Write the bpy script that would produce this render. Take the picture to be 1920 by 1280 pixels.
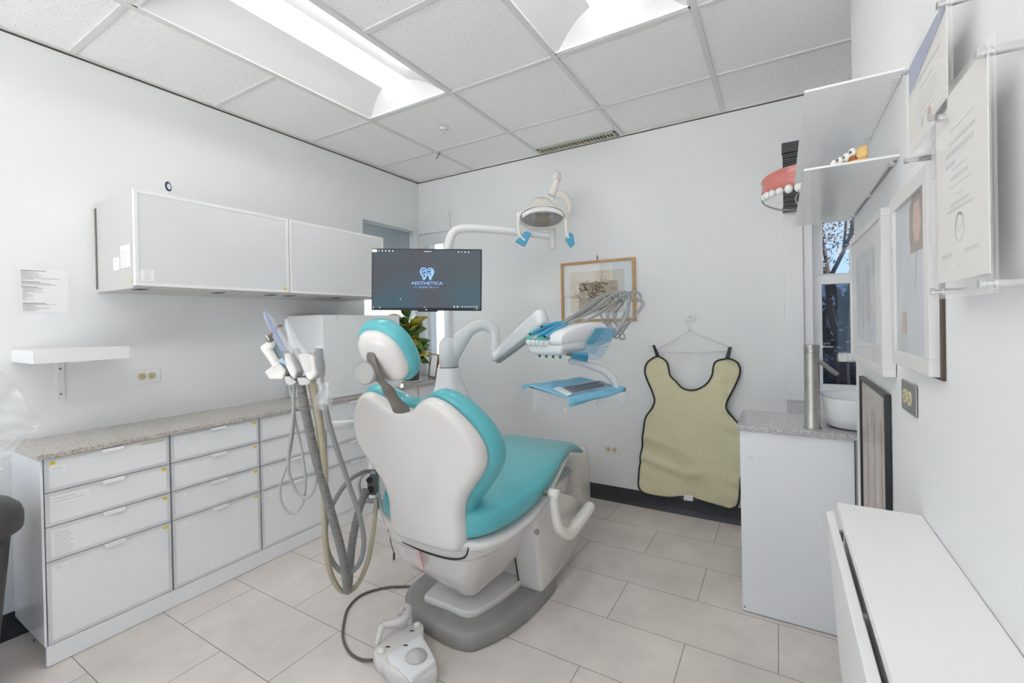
import bpy, bmesh, math, random
from mathutils import Vector, Matrix
V = Vector
C = bpy.context.scene.collection
for o in list(bpy.data.objects):
    bpy.data.objects.remove(o)

# ------------------------------------------------------------------ camera
FPX, PX, PY = 857.83, 939.40, 609.59
YAW, PITCH, ROLL = [math.radians(a) for a in (31.34, -0.371, -1.133)]
CAM = V((0, 0, 1.24))
cy, sy, cp, sp = math.cos(YAW), math.sin(YAW), math.cos(PITCH), math.sin(PITCH)
FW = V((-sy*cp, cy*cp, sp)); R0 = V((cy, sy, 0)); U0 = R0.cross(FW)
RT = math.cos(ROLL)*R0 + math.sin(ROLL)*U0
UP = -math.sin(ROLL)*R0 + math.cos(ROLL)*U0
cam = bpy.data.cameras.new('camera'); camo = bpy.data.objects.new('camera', cam); C.objects.link(camo)
cam.sensor_width = 36; cam.lens = FPX/1920*36
cam.shift_x = (960-PX)/1920; cam.shift_y = (PY-640)/1920
cam.clip_start = 0.02; cam.clip_end = 200
camo.matrix_world = Matrix((( RT.x, UP.x, -FW.x, CAM.x), (RT.y, UP.y, -FW.y, CAM.y), (RT.z, UP.z, -FW.z, CAM.z), (0, 0, 0, 1)))
bpy.context.scene.camera = camo

def ray(x, y): return FW + RT*((x-PX)/FPX) + UP*((PY-y)/FPX)
def at(x, y, d): return CAM + ray(x, y)*d
def onx(x, y, v): r = ray(x, y); return CAM + r*((v-CAM.x)/r.x)
def ony(x, y, v): r = ray(x, y); return CAM + r*((v-CAM.y)/r.y)
def onz(x, y, v): r = ray(x, y); return CAM + r*((v-CAM.z)/r.z)

# ------------------------------------------------------------------ world, sun, exposure
sc = bpy.context.scene
sc.view_settings.view_transform = 'Standard'
sc.view_settings.look = 'None'
sc.view_settings.gamma = 1
sc.view_settings.use_curve_mapping = False
sc.view_settings.exposure = 0.30
w = bpy.data.worlds.new('World'); sc.world = w; w.use_nodes = True
nt = w.node_tree; bg = nt.nodes['Background']
tc = nt.nodes.new('ShaderNodeTexCoord'); sx = nt.nodes.new('ShaderNodeSeparateXYZ'); cr = nt.nodes.new('ShaderNodeValToRGB')
nt.links.new(tc.outputs['Generated'], sx.inputs[0]); nt.links.new(sx.outputs['Z'], cr.inputs[0]); nt.links.new(cr.outputs[0], bg.inputs[0])
cr.color_ramp.elements[0].color = (0.52, 0.72, 0.95, 1); cr.color_ramp.elements[0].position = 0.0
cr.color_ramp.elements[1].color = (0.22, 0.45, 0.85, 1); cr.color_ramp.elements[1].position = 0.7
bg.inputs[1].default_value = 1.0
sun = bpy.data.lights.new('sun', 'SUN'); suno = bpy.data.objects.new('sun', sun); C.objects.link(suno)
sun.energy = 20; sun.angle = math.radians(1.0); sun.color = (1, .93, .845)
suno.rotation_euler = V((0.5, 0.0, 0.85)).to_track_quat('Z', 'Y').to_euler()
suno.location = (6, 3, 6)
LENS_POWER = 6.4
sc.cycles.max_bounces = 10; sc.cycles.diffuse_bounces = 7; sc.cycles.transparent_max_bounces = 16
sc.cycles.use_denoising = True
sc.cycles.sample_clamp_indirect = 6

# ------------------------------------------------------------------ materials
def pr(name, col, rough=.5, metal=0, coat=0, trans=0, emit=None, es=1, alpha=1, ior=1.45, spec=.5, sss=0):
    m = bpy.data.materials.new(name); m.use_nodes = True
    b = m.node_tree.nodes['Principled BSDF']; I = b.inputs
    I['Base Color'].default_value = (*col, 1); I['Roughness'].default_value = rough; I['Metallic'].default_value = metal
    I['Coat Weight'].default_value = coat; I['Coat Roughness'].default_value = .05
    I['Transmission Weight'].default_value = trans; I['IOR'].default_value = ior; I['Alpha'].default_value = alpha
    I['Specular IOR Level'].default_value = spec
    if emit: I['Emission Color'].default_value = (*emit, 1); I['Emission Strength'].default_value = es
    return m
def N(m, t): return m.node_tree.nodes.new(t)
def L(m, a, b): m.node_tree.links.new(a, b)
def coords(m, kind='Object'):
    t = N(m, 'ShaderNodeTexCoord'); return t.outputs[kind]
def noisy(name, c1, c2, scale=20, rough=.6, detail=4, lo=.35, hi=.65, bump=0, bscale=None, **k):
    m = pr(name, c1, rough, **k); b = m.node_tree.nodes['Principled BSDF']; co = coords(m)
    n = N(m, 'ShaderNodeTexNoise'); n.inputs['Scale'].default_value = scale; n.inputs['Detail'].default_value = detail
    r = N(m, 'ShaderNodeValToRGB'); r.color_ramp.elements[0].position = lo; r.color_ramp.elements[1].position = hi
    r.color_ramp.elements[0].color = (*c1, 1); r.color_ramp.elements[1].color = (*c2, 1)
    L(m, co, n.inputs['Vector']); L(m, n.outputs[0], r.inputs[0]); L(m, r.outputs[0], b.inputs['Base Color'])
    if bump:
        n2 = N(m, 'ShaderNodeTexNoise'); n2.inputs['Scale'].default_value = bscale or scale; L(m, co, n2.inputs['Vector'])
        bp = N(m, 'ShaderNodeBump'); bp.inputs['Strength'].default_value = bump; bp.inputs['Distance'].default_value = .002
        L(m, n2.outputs[0], bp.inputs['Height']); L(m, bp.outputs[0], b.inputs['Normal'])
    return m

M = {}
M['wall'] = noisy('wall paint', (.835, .837, .84), (.85, .852, .855), 3, .55, bump=.08, bscale=180)
M['trimwhite'] = pr('white trim paint', (.84, .84, .84), .35)
M['darkbase'] = noisy('dark vinyl base', (.045, .046, .05), (.06, .06, .065), 8, .45)
M['tee'] = pr('ceiling tee', (.72, .72, .70), .5)
M['gloss'] = pr('glossy white laminate', (.86, .865, .875), .18, coat=.3)
M['glassfront'] = pr('white glass front', (.88, .885, .89), .08, coat=.6)
M['glassdoor'] = pr('grey white door glass', (.74, .745, .755), .1, coat=.4)
M['alu'] = pr('satin aluminium', (.74, .745, .755), .35, metal=.3)
M['carcass'] = pr('shade greyed carcass', (.60, .59, .575), .35)  # white cabinet sides greyed, standing in for weaker light on camera-facing faces
M['chrome'] = pr('chrome', (.75, .75, .75), .15, metal=1)
M['steel'] = noisy('brushed steel', (.34, .34, .32), (.46, .45, .43), 5, .3, metal=1)
M['plastic'] = pr('warm white plastic', (.76, .725, .695), .2, coat=.5)
M['plasticcool'] = pr('white enamel', (.85, .85, .86), .25, coat=.3)
M['cream'] = pr('cream plastic', (.86, .82, .76), .28, coat=.2)
M['teal'] = noisy('teal upholstery', (.105, .45, .50), (.12, .48, .53), 6, .28, bump=.05, bscale=120, coat=.25)
M['taupe'] = pr('taupe metal', (.20, .175, .155), .35, metal=.3)
M['knobgrey'] = pr('grey knob', (.40, .385, .37), .4)
M['basegrey'] = noisy('grey rubber base', (.30, .29, .27), (.33, .32, .30), 12, .5)
M['hose'] = pr('grey hose', (.24, .24, .24), .4)
M['hosel'] = pr('light grey hose', (.42, .42, .42), .4)
M['hoset'] = pr('tan hose', (.42, .37, .27), .35)
M['cable'] = pr('dark cable', (.13, .12, .10), .45)
M['black'] = pr('black plastic', (.02, .02, .022), .35)
M['brown'] = pr('dark brown edge', (.08, .05, .035), .5)
M['white'] = pr('white paper', (.88, .88, .87), .7)
M['ink'] = pr('grey print', (.30, .30, .31), .8)
M['inkl'] = pr('light grey print', (.62, .62, .62), .8)
M['yellow'] = pr('yellow sticker', (.85, .62, .02), .5)
M['masking'] = pr('masking tape', (.68, .60, .36), .6)
M['ivory'] = pr('ivory plastic', (.62, .55, .36), .4)
M['plate'] = pr('grey steel plate', (.28, .29, .29), .35, metal=.6)
M['dark'] = pr('dark grey plastic', (.075, .07, .068), .4)
M['can'] = noisy('can plastic', (.060, .057, .054), (.085, .08, .076), 10, .42)
M['blue'] = pr('blue film', (.08, .43, .68), .2, alpha=.85, coat=.5)
M['bluep'] = noisy('blue paper', (.22, .55, .75), (.27, .60, .80), 30, .6)
M['mint'] = pr('mint silicone', (.17, .62, .50), .45)
M['green'] = pr('dark green', (.01, .16, .13), .4)
M['film'] = pr('clear film', (.95, .95, .97), .12, alpha=.22, coat=1)
M['film2'] = pr('cloudy film', (.88, .89, .90), .25, alpha=.32, coat=.6)
M['navy'] = pr('navy print', (.015, .03, .10), .5)
M['oak'] = noisy('pale oak', (.50, .30, .13), (.58, .37, .18), 14, .45)
M['gum'] = noisy('pink gum', (.62, .18, .17), (.68, .22, .20), 25, .3, coat=.4)
M['tooth'] = pr('tooth white', (.86, .86, .84), .25, coat=.4)
M['stone'] = noisy('yellow stone', (.72, .45, .16), (.80, .54, .22), 30, .7)
M['amber'] = pr('amber wax', (.35, .10, .02), .3)
M['blind'] = pr('dark blind', (.075, .08, .085), .5)
M['shade'] = noisy('blue grey shade', (.36, .42, .46), (.42, .48, .52), 3, .8)
M['clearg'] = pr('clear acrylic', (1, 1, 1), .02, alpha=.13, coat=1)
M['parch'] = pr('cream paper', (.82, .78, .74), .6)
M['frame'] = pr('pale grey frame', (.74, .72, .705), .4)
M['blackfr'] = pr('black frame', (.035, .033, .035), .35)
M['lens'] = pr('lens', (1, 1, 1), .5, emit=(1, .975, .94), es=LENS_POWER)
M['troffer'] = pr('troffer white', (.86, .86, .87), .35)
M['screenlogo'] = pr('logo blue', (.1, .2, .4), .5, emit=(.22, .42, .83), es=1.0)
M['screenwhite'] = pr('icon white', (.4, .4, .4), .5, emit=(.55, .58, .62), es=.9)
M['screenpeach'] = pr('icon peach', (.4, .3, .3), .5, emit=(.85, .62, .52), es=.9)
M['soil'] = pr('soil', (.05, .035, .02), .9)
M['mirror'] = pr('mirror', (.35, .36, .38), .05, metal=1)
M['porcelain'] = pr('porcelain', (.80, .80, .80), .1, coat=.5)

# window glass: thin, mostly clear
def glassmat(name, tint, gloss=.08):
    m = bpy.data.materials.new(name); m.use_nodes = True; n = m.node_tree.nodes; n.clear()
    o = n.new('ShaderNodeOutputMaterial'); t = n.new('ShaderNodeBsdfTransparent'); g = n.new('ShaderNodeBsdfGlossy'); x = n.new('ShaderNodeMixShader')
    t.inputs[0].default_value = (*tint, 1); g.inputs['Roughness'].default_value = .03; x.inputs[0].default_value = gloss
    L(m, t.outputs[0], x.inputs[1]); L(m, g.outputs[0], x.inputs[2]); L(m, x.outputs[0], o.inputs[0]); return m
M['glass'] = glassmat('window glass', (.96, .98, .98), .05)
M['picglass'] = glassmat('picture glass', (.98, .98, .98), .10)

def insect():
    return glassmat('insect screen', (.42, .44, .52), .02)
M['screen'] = insect()

# floor tiles
m = pr('floor tile', (.5, .48, .45), .42); M['floor'] = m; b = m.node_tree.nodes['Principled BSDF']
mp = N(m, 'ShaderNodeMapping'); L(m, coords(m), mp.inputs[0]); mp.inputs['Location'].default_value = (.63+.61*20, -1.837+.3048*21, 0)
bk = N(m, 'ShaderNodeTexBrick'); L(m, mp.outputs[0], bk.inputs['Vector'])
bk.inputs['Scale'].default_value = 1; bk.inputs['Brick Width'].default_value = .61; bk.inputs['Row Height'].default_value = .3048
bk.inputs['Mortar Size'].default_value = .0017; bk.inputs['Mortar Smooth'].default_value = .2; bk.offset = .5; bk.offset_frequency = 2
bk.inputs['Color1'].default_value = (.755, .70, .66, 1); bk.inputs['Color2'].default_value = (.80, .73, .695, 1); bk.inputs['Mortar'].default_value = (.27, .25, .23, 1)
n1 = N(m, 'ShaderNodeTexNoise'); n1.inputs['Scale'].default_value = 3.2; n1.inputs['Detail'].default_value = 8; n1.inputs['Roughness'].default_value = .65
L(m, coords(m), n1.inputs['Vector'])
r1 = N(m, 'ShaderNodeValToRGB'); r1.color_ramp.elements[0].position = .3; r1.color_ramp.elements[1].position = .72
r1.color_ramp.elements[0].color = (.80, .80, .79, 1); r1.color_ramp.elements[1].color = (1.08, 1.06, 1.05, 1)
L(m, n1.outputs[0], r1.inputs[0])
mx = N(m, 'ShaderNodeMix'); mx.data_type = 'RGBA'; mx.blend_type = 'MULTIPLY'; mx.inputs[0].default_value = 1
L(m, bk.outputs['Color'], mx.inputs[6]); L(m, r1.outputs[0], mx.inputs[7]); L(m, mx.outputs[2], b.inputs['Base Color'])
bp = N(m, 'ShaderNodeBump'); bp.inputs['Strength'].default_value = .25; bp.inputs['Distance'].default_value = .002; bp.invert = True
L(m, bk.outputs['Fac'], bp.inputs['Height']); L(m, bp.outputs[0], b.inputs['Normal'])

# ceiling tile: speckled mineral fibre
m = pr('ceiling tile', (.76, .75, .73), .9); M['ceil'] = m; b = m.node_tree.nodes['Principled BSDF']
n1 = N(m, 'ShaderNodeTexNoise'); n1.inputs['Scale'].default_value = 170; n1.inputs['Detail'].default_value = 3; L(m, coords(m), n1.inputs['Vector'])
r1 = N(m, 'ShaderNodeValToRGB'); r1.color_ramp.elements[0].position = .30; r1.color_ramp.elements[1].position = .40
r1.color_ramp.elements[0].color = (.60, .59, .57, 1); r1.color_ramp.elements[1].color = (.90, .895, .885, 1)
L(m, n1.outputs[0], r1.inputs[0])
L(m, r1.outputs[0], b.inputs['Base Color'])
bp = N(m, 'ShaderNodeBump'); bp.inputs['Strength'].default_value = .5; bp.inputs['Distance'].default_value = .002
L(m, n1.outputs[0], bp.inputs['Height']); L(m, bp.outputs[0], b.inputs['Normal'])

# speckled stone counter
def granite(name, a, bcol, c):
    m = pr(name, a, .18, coat=.3); b = m.node_tree.nodes['Principled BSDF']; co = coords(m)
    v = N(m, 'ShaderNodeTexVoronoi'); v.inputs['Scale'].default_value = 260; L(m, co, v.inputs['Vector'])
    n = N(m, 'ShaderNodeTexNoise'); n.inputs['Scale'].default_value = 230; n.inputs['Detail'].default_value = 5; L(m, co, n.inputs['Vector'])
    r = N(m, 'ShaderNodeValToRGB'); e = r.color_ramp.elements; e[0].position = .36; e[0].color = (*c, 1); e[1].position = .62; e[1].color = (*bcol, 1)
    k = e.new(.47); k.color = (*a, 1)
    L(m, n.outputs[0], r.inputs[0])
    mx = N(m, 'ShaderNodeMix'); mx.data_type = 'RGBA'; mx.blend_type = 'MULTIPLY'; mx.inputs[0].default_value = .15
    L(m, r.outputs[0], mx.inputs[6]); L(m, v.outputs['Color'], mx.inputs[7]); L(m, mx.outputs[2], b.inputs['Base Color']); return m
M['granite'] = granite('speckled counter', (.56, .50, .455), (.68, .62, .57), (.26, .22, .195))
M['granite2'] = granite('speckled sink counter', (.52, .505, .51), (.65, .635, .645), (.24, .22, .22))

# apron canvas
m = noisy('khaki canvas', (.74, .675, .45), (.78, .715, .48), 60, .75, bump=.1, bscale=400); M['khaki'] = m
m = noisy('leaf', (.06, .15, .025), (.16, .30, .05), 12, .35, coat=.3); M['leaf'] = m
b = m.node_tree.nodes['Principled BSDF']; b.inputs['Transmission Weight'].default_value = 0
M['leafy'] = noisy('yellow leaf', (.45, .42, .03), (.55, .38, .06), 10, .4)
M['stem'] = pr('stem', (.12, .13, .05), .6)

# screen of the monitor (gives off light): dark slate with a teal glow at lower left
m = pr('monitor screen', (.02, .02, .02), .25); M['screenpic'] = m; b = m.node_tree.nodes['Principled BSDF']
g = coords(m, 'Object'); n = N(m, 'ShaderNodeTexNoise'); n.inputs['Scale'].default_value = 4.2; n.inputs['Detail'].default_value = 0
L(m, g, n.inputs['Vector']); r = N(m, 'ShaderNodeValToRGB'); r.color_ramp.elements[0].position = .35; r.color_ramp.elements[1].position = .65
r.color_ramp.elements[0].color = (.045, .095, .125, 1); r.color_ramp.elements[1].color = (.075, .072, .085, 1)
L(m, n.outputs[0], r.inputs[0]); L(m, r.outputs[0], b.inputs['Emission Color']); b.inputs['Emission Strength'].default_value = .75

# corrugated hose
m = pr('ribbed hose', (.24, .235, .225), .35); M['ribbed'] = m; b = m.node_tree.nodes['Principled BSDF']
wv = N(m, 'ShaderNodeTexWave'); wv.wave_type = 'BANDS'; wv.bands_direction = 'Z'; wv.inputs['Scale'].default_value = 55
L(m, coords(m), wv.inputs['Vector']); bp = N(m, 'ShaderNodeBump'); bp.inputs['Strength'].default_value = .8; bp.inputs['Distance'].default_value = .003
L(m, wv.outputs['Fac'], bp.inputs['Height']); L(m, bp.outputs[0], b.inputs['Normal'])

# ------------------------------------------------------------------ mesh helpers
def obj(name, bm, mat, parent=None, smooth=False, bevel=0, seg=2, sub=0, solid=0, angle=None):
    me = bpy.data.meshes.new(name)
    bmesh.ops.recalc_face_normals(bm, faces=bm.faces); bm.to_mesh(me); bm.free()
    me.materials.append(M[mat] if isinstance(mat, str) else mat)
    if smooth or bevel:
        for p in me.polygons: p.use_smooth = True
    o = bpy.data.objects.new(name, me); C.objects.link(o)
    if solid:
        s = o.modifiers.new('s', 'SOLIDIFY'); s.thickness = solid; s.offset = 0
    if bevel:
        v = o.modifiers.new('b', 'BEVEL'); v.width = bevel; v.segments = seg; v.limit_method = 'ANGLE'; v.angle_limit = math.radians(35)
        v.harden_normals = False
        wn = o.modifiers.new('wn', 'WEIGHTED_NORMAL'); wn.keep_sharp = True
    if sub:
        v = o.modifiers.new('u', 'SUBSURF'); v.levels = sub; v.render_levels = sub
    if angle:
        for e in me.edges: pass
        me.set_sharp_from_angle(angle=math.radians(angle))
    if parent:
        o.parent = parent
        o.matrix_parent_inverse = Matrix.Translation(-V(parent.location)) if parent.type == 'EMPTY' else Matrix.Identity(4)
    return o
def tag(o, label, cat, group=None, kind=None):
    o['label'] = label; o['category'] = cat
    if group: o['group'] = group
    if kind: o['kind'] = kind
    return o
def thing(name, label, cat, loc=(0, 0, 0), group=None):
    o = bpy.data.objects.new(name, None); C.objects.link(o); o.location = loc; o.empty_display_size = .05
    return tag(o, label, cat, group)
def struct(name, bm, m, parent=None, **k):
    o = obj(name, bm, m, parent, **k)
    if parent is None: o['kind'] = 'structure'
    return o
def B(): return bmesh.new()
def box(bm, x0, x1, y0, y1, z0, z1, mtx=None):
    vs = [V((x, y, z)) for x in (x0, x1) for y in (y0, y1) for z in (z0, z1)]
    if mtx: vs = [mtx @ v for v in vs]
    v = [bm.verts.new(p) for p in vs]
    for f in ((0, 1, 3, 2), (4, 6, 7, 5), (0, 4, 5, 1), (2, 3, 7, 6), (0, 2, 6, 4), (1, 5, 7, 3)):
        bm.faces.new([v[i] for i in f])
    return bm
def bx(*a, mtx=None): return box(B(), *a, mtx=mtx)
def frame3(o, a, b, c):
    return Matrix(((a.x, b.x, c.x, o.x), (a.y, b.y, c.y, o.y), (a.z, b.z, c.z, o.z), (0, 0, 0, 1)))
def loft(bm, rings, cap=True, closed=True):
    R = [[bm.verts.new(p) for p in r] for r in rings]; n = len(R[0])
    for a, b in zip(R, R[1:]):
        for i in range(n if closed else n-1):
            j = (i+1) % n
            try: bm.faces.new((a[i], a[j], b[j], b[i]))
            except ValueError: pass
    if cap:
        for r in (R[0], R[-1]):
            try: bm.faces.new(r)
            except ValueError: pass
    return bm
def crom(pts, n=8, closed=False):
    P = [V(p) for p in pts]; out = []; m = len(P)
    rng = range(m) if closed else range(m-1)
    for i in rng:
        if closed: a, b, c, d = P[(i-1) % m], P[i], P[(i+1) % m], P[(i+2) % m]
        else: a, b, c, d = P[max(i-1, 0)], P[i], P[i+1], P[min(i+2, m-1)]
        for k in range(n):
            t = k/n
            out.append(.5*((2*b)+(c-a)*t+(2*a-5*b+4*c-d)*t*t+(3*b-a-3*c+d)*t**3))
    if not closed: out.append(P[-1])
    return out
def tube(bm, pts, r, n=12, smooth=8, cap=True, squash=1, updir=None):
    """pts: list of points; r: number or list matching pts"""
    m = len(pts)
    rr = [r]*m if not isinstance(r, (list, tuple)) else list(r)
    if smooth and m > 2:
        P4 = crom([V((*p, 0)) if False else V(p) for p in pts], smooth)
        R4 = []
        for i in range(m-1):
            for k in range(smooth): R4.append(rr[i]+(rr[i+1]-rr[i])*k/smooth)
        R4.append(rr[-1])
    else: P4 = [V(p) for p in pts]; R4 = rr
    up = V(updir) if updir else None; rings = []; prev = None
    for i, p in enumerate(P4):
        t = (P4[min(i+1, len(P4)-1)]-P4[max(i-1, 0)]).normalized()
        if prev is None:
            a = up if up else (V((0, 0, 1)) if abs(t.z) < .9 else V((1, 0, 0)))
            a = (a - t*a.dot(t)).normalized()
        else:
            a = (prev - t*prev.dot(t)); a = a.normalized() if a.length > 1e-6 else prev
        prev = a; b = t.cross(a)
        rings.append([p + a*(math.cos(q)*R4[i]*squash) + b*(math.sin(q)*R4[i]) for q in [2*math.pi*k/n for k in range(n)]])
    return loft(bm, rings, cap)
def lathe(bm, prof, o=V((0, 0, 0)), ax=V((0, 0, 1)), n=24, cap=True, ref=None, sx_=1):
    """prof: (r, h) list"""
    ax = V(ax).normalized(); a = V(ref) if ref else (V((1, 0, 0)) if abs(ax.x) < .8 else V((0, 1, 0)))
    a = (a-ax*a.dot(ax)).normalized(); b = ax.cross(a)
    rings = [[V(o)+ax*h+a*(r*sx_*math.cos(q))+b*(r*math.sin(q)) for q in [2*math.pi*k/n for k in range(n)]] for r, h in prof]
    return loft(bm, rings, cap)
from mathutils.geometry import delaunay_2d_cdt
def fillxz(bm, ring, fn, st=.016, gap=.008):
    """fill a closed outline, given as (x, z) pairs, with an even mesh; fn(x, z) gives y"""
    def inside(x, y):
        c = False
        for i in range(len(ring)):
            (px_, py_), (qx, qy) = ring[i], ring[i-1]
            if (py_ > y) != (qy > y) and x < (qx-px_)*(y-py_)/(qy-py_)+px_: c = not c
        return c
    P2 = [V(p) for p in ring]; n0 = len(P2)
    x0, x1 = min(p[0] for p in ring), max(p[0] for p in ring); z0, z1 = min(p[1] for p in ring), max(p[1] for p in ring)
    x = x0+st/2
    while x < x1:
        z = z0+st/2
        while z < z1:
            if inside(x, z) and min((V((x, z))-p).length for p in P2[:n0]) > gap: P2.append(V((x, z)))
            z += st
        x += st
    cv, _e, cf, _a, _b, _c = delaunay_2d_cdt(P2, [], [list(range(n0))], 1, 1e-6)
    vv = [bm.verts.new((p.x, fn(p.x, p.y), p.y)) for p in cv]
    for f in cf:
        c_ = sum((cv[k] for k in f), V((0, 0)))/len(f)
        if inside(c_.x, c_.y): bm.faces.new([vv[k] for k in f])
    return bm
def ball(bm, o, r, n=16, sc_=(1, 1, 1), mtx=None):
    prof = []
    for i in range(n//2+1):
        t = math.pi*i/(n//2); prof.append((max(math.sin(t), .002), -math.cos(t)))
    rings = []
    for rr, h in prof:
        ring = []
        for k in range(n):
            q = 2*math.pi*k/n; p = V((rr*math.cos(q)*sc_[0], rr*math.sin(q)*sc_[1], h*sc_[2]))*r
            ring.append(V(o)+(mtx @ p if mtx else p))
        rings.append(ring)
    return loft(bm, rings)
def prism(bm, pts, d):
    """polygon pts extruded by vector d"""
    return loft(bm, [[V(p) for p in pts], [V(p)+V(d) for p in pts]])
def plate(bm, pts, d, inset=0):
    return prism(bm, pts, d)
def superell(cx, cz, hw, hh, n=28, p=3.2):
    out = []
    for k in range(n):
        q = 2*math.pi*k/n; c, s = math.cos(q), math.sin(q)
        out.append((cx+hw*math.copysign(abs(c)**(2/p), c), cz+hh*math.copysign(abs(s)**(2/p), s)))
    return out
def text(name, body, size, mtx, mat, parent, align='CENTER', sxx=1, extr=.0003, space=1):
    cu = bpy.data.curves.new(name, 'FONT'); cu.body = body; cu.size = size; cu.align_x = align; cu.extrude = extr; cu.space_character = space
    t = bpy.data.objects.new('tmp', cu); C.objects.link(t)
    me = bpy.data.meshes.new_from_object(t.evaluated_get(bpy.context.evaluated_depsgraph_get()))
    bpy.data.objects.remove(t); me.transform(mtx @ Matrix.Diagonal((sxx, 1, 1, 1)))
    me.materials.append(M[mat]); me.name = name
    o = bpy.data.objects.new(name, me); C.objects.link(o)
    if parent:
        o.parent = parent
        o.matrix_parent_inverse = Matrix.Translation(-V(parent.location)) if parent.type == 'EMPTY' else Matrix.Identity(4)
    return o
def copy_tree(o, off, parent=None):
    c = o.copy(); C.objects.link(c)
    if parent is None: c.location = V(o.location)+V(off)
    else: c.parent = parent
    for ch in list(o.children): copy_tree(ch, off, c)
    return c
# ------------------------------------------------------------------ setting
WL, YB, XW, ZC = -2.69, 3.07, .24, 2.478
XR, YN, YE = 1.5, -1.7, 2.13       # alcove side wall, near wall, end of the right wall
T = .15
random.seed(4)
bm = bx(WL-T, XR+T, YN-T, YB+T, -.1, 0); struct('floor', bm, 'floor')
# left wall with the corner window opening
bm = B()
W1 = (2.43, 2.99, .80, 2.04)
box(bm, WL-T, WL, YN-T, W1[0], 0, ZC+.3); box(bm, WL-T, WL, W1[1], YB+T, 0, ZC+.3)
box(bm, WL-T, WL, W1[0], W1[1], 0, W1[2]); box(bm, WL-T, WL, W1[0], W1[1], W1[3], ZC+.3)
struct('wall_left', bm, 'wall')
# back wall with two windows
bm = B()
W3 = (-2.64, -2.42, .80, 2.02); W2 = (.155, 1.05, .80, 2.15)
for a, b in ((WL, W3[0]), (W3[1], W2[0]), (W2[1], XR+T)): box(bm, a, b, YB, YB+T, 0, ZC+.3)
for w_ in (W3, W2):
    box(bm, w_[0], w_[1], YB, YB+T, 0, w_[2]); box(bm, w_[0], w_[1], YB, YB+T, w_[3], ZC+.3)
struct('wall_back', bm, 'wall')
struct('wall_right', bx(XW, XW+.12, YN, YE, 0, ZC+.3), 'wall')
struct('wall_alcove', bx(XR, XR+T, YN-T, YB, 0, ZC+.3), 'wall')
bm = B(); WN = (-2.55, 1.35, .12, 2.38)  # opening in the unseen near wall for the added fill window
box(bm, WL, WN[0], YN-T, YN, 0, ZC+.3); box(bm, WN[1], XR, YN-T, YN, 0, ZC+.3); box(bm, WN[0], WN[1], YN-T, YN, 0, WN[2]); box(bm, WN[0], WN[1], YN-T, YN, WN[3], ZC+.3)
struct('wall_near', bm, 'wall')
# ceiling
gx = [WL, -2.105, -1.495, -.885, -.275, .335, .945, XR]
gy = [YN, -1.065, -.455, .155, .765, 1.375, 1.985, 2.595, YB]
fixtures = [(1, 4), (3, 4), (1, 1), (3, 1), (5, 1), (5, 4)]
bm = B()
for i in range(len(gx)-1):
    for j in range(len(gy)-1):
        if any(i == f[0] and j in (f[1], f[1]+1) for f in fixtures): continue
        dz = random.uniform(0, .004)
        box(bm, gx[i]+.001, gx[i+1]-.001, gy[j]+.001, gy[j+1]-.001, ZC+.002+dz, ZC+.022)
struct('ceiling', bm, 'ceil')
struct('roof', bx(WL-T, XR+T, YN-T, YB+T, ZC+.3, ZC+.45), 'trimwhite')  # unseen slab added to keep sun from leaking in above the ceiling
bm = B()
for x in gx[1:-1]: box(bm, x-.012, x+.012, YN, YB, ZC-.004, ZC+.004)
struct('trim_1', bm, 'tee')
bm = B()
for y in gy[1:-1]:
    for i in range(len(gx)-1):
        if any(i == f[0] and y == gy[f[1]+1] for f in fixtures): continue
        box(bm, gx[i]+.012, gx[i+1]-.012, y-.012, y+.012, ZC-.003, ZC+.004)
box(bm, WL, WL+.018, YN, YB, ZC-.005, ZC+.003); box(bm, WL, XR, YB-.018, YB, ZC-.005, ZC+.003)
struct('trim_2', bm, 'tee')
# dark shadow gap at wall angle
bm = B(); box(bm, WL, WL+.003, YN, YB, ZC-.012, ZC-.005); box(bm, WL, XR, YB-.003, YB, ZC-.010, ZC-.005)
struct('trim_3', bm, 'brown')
# baseboards with a small toe
def baseb(name, pts, h=.10):
    bm = B(); (x0, y0), (x1, y1), (nx, ny) = pts
    prof = [(0, 0), (.022, 0), (.012, .014), (.007, .03), (.006, h), (0, h)]
    r = [[V((x+nx*p, y+ny*p, q)) for p, q in prof] for x, y in ((x0, y0), (x1, y1))]
    struct(name, loft(bm, r), 'darkbase')
baseb('baseboard_left', ((WL, YN), (WL, YB), (1, 0)))
baseb('baseboard_back', ((WL, YB), (XR, YB), (0, -1)))
baseb('baseboard_right', ((XW, YN), (XW, YE), (-1, 0)))

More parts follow.
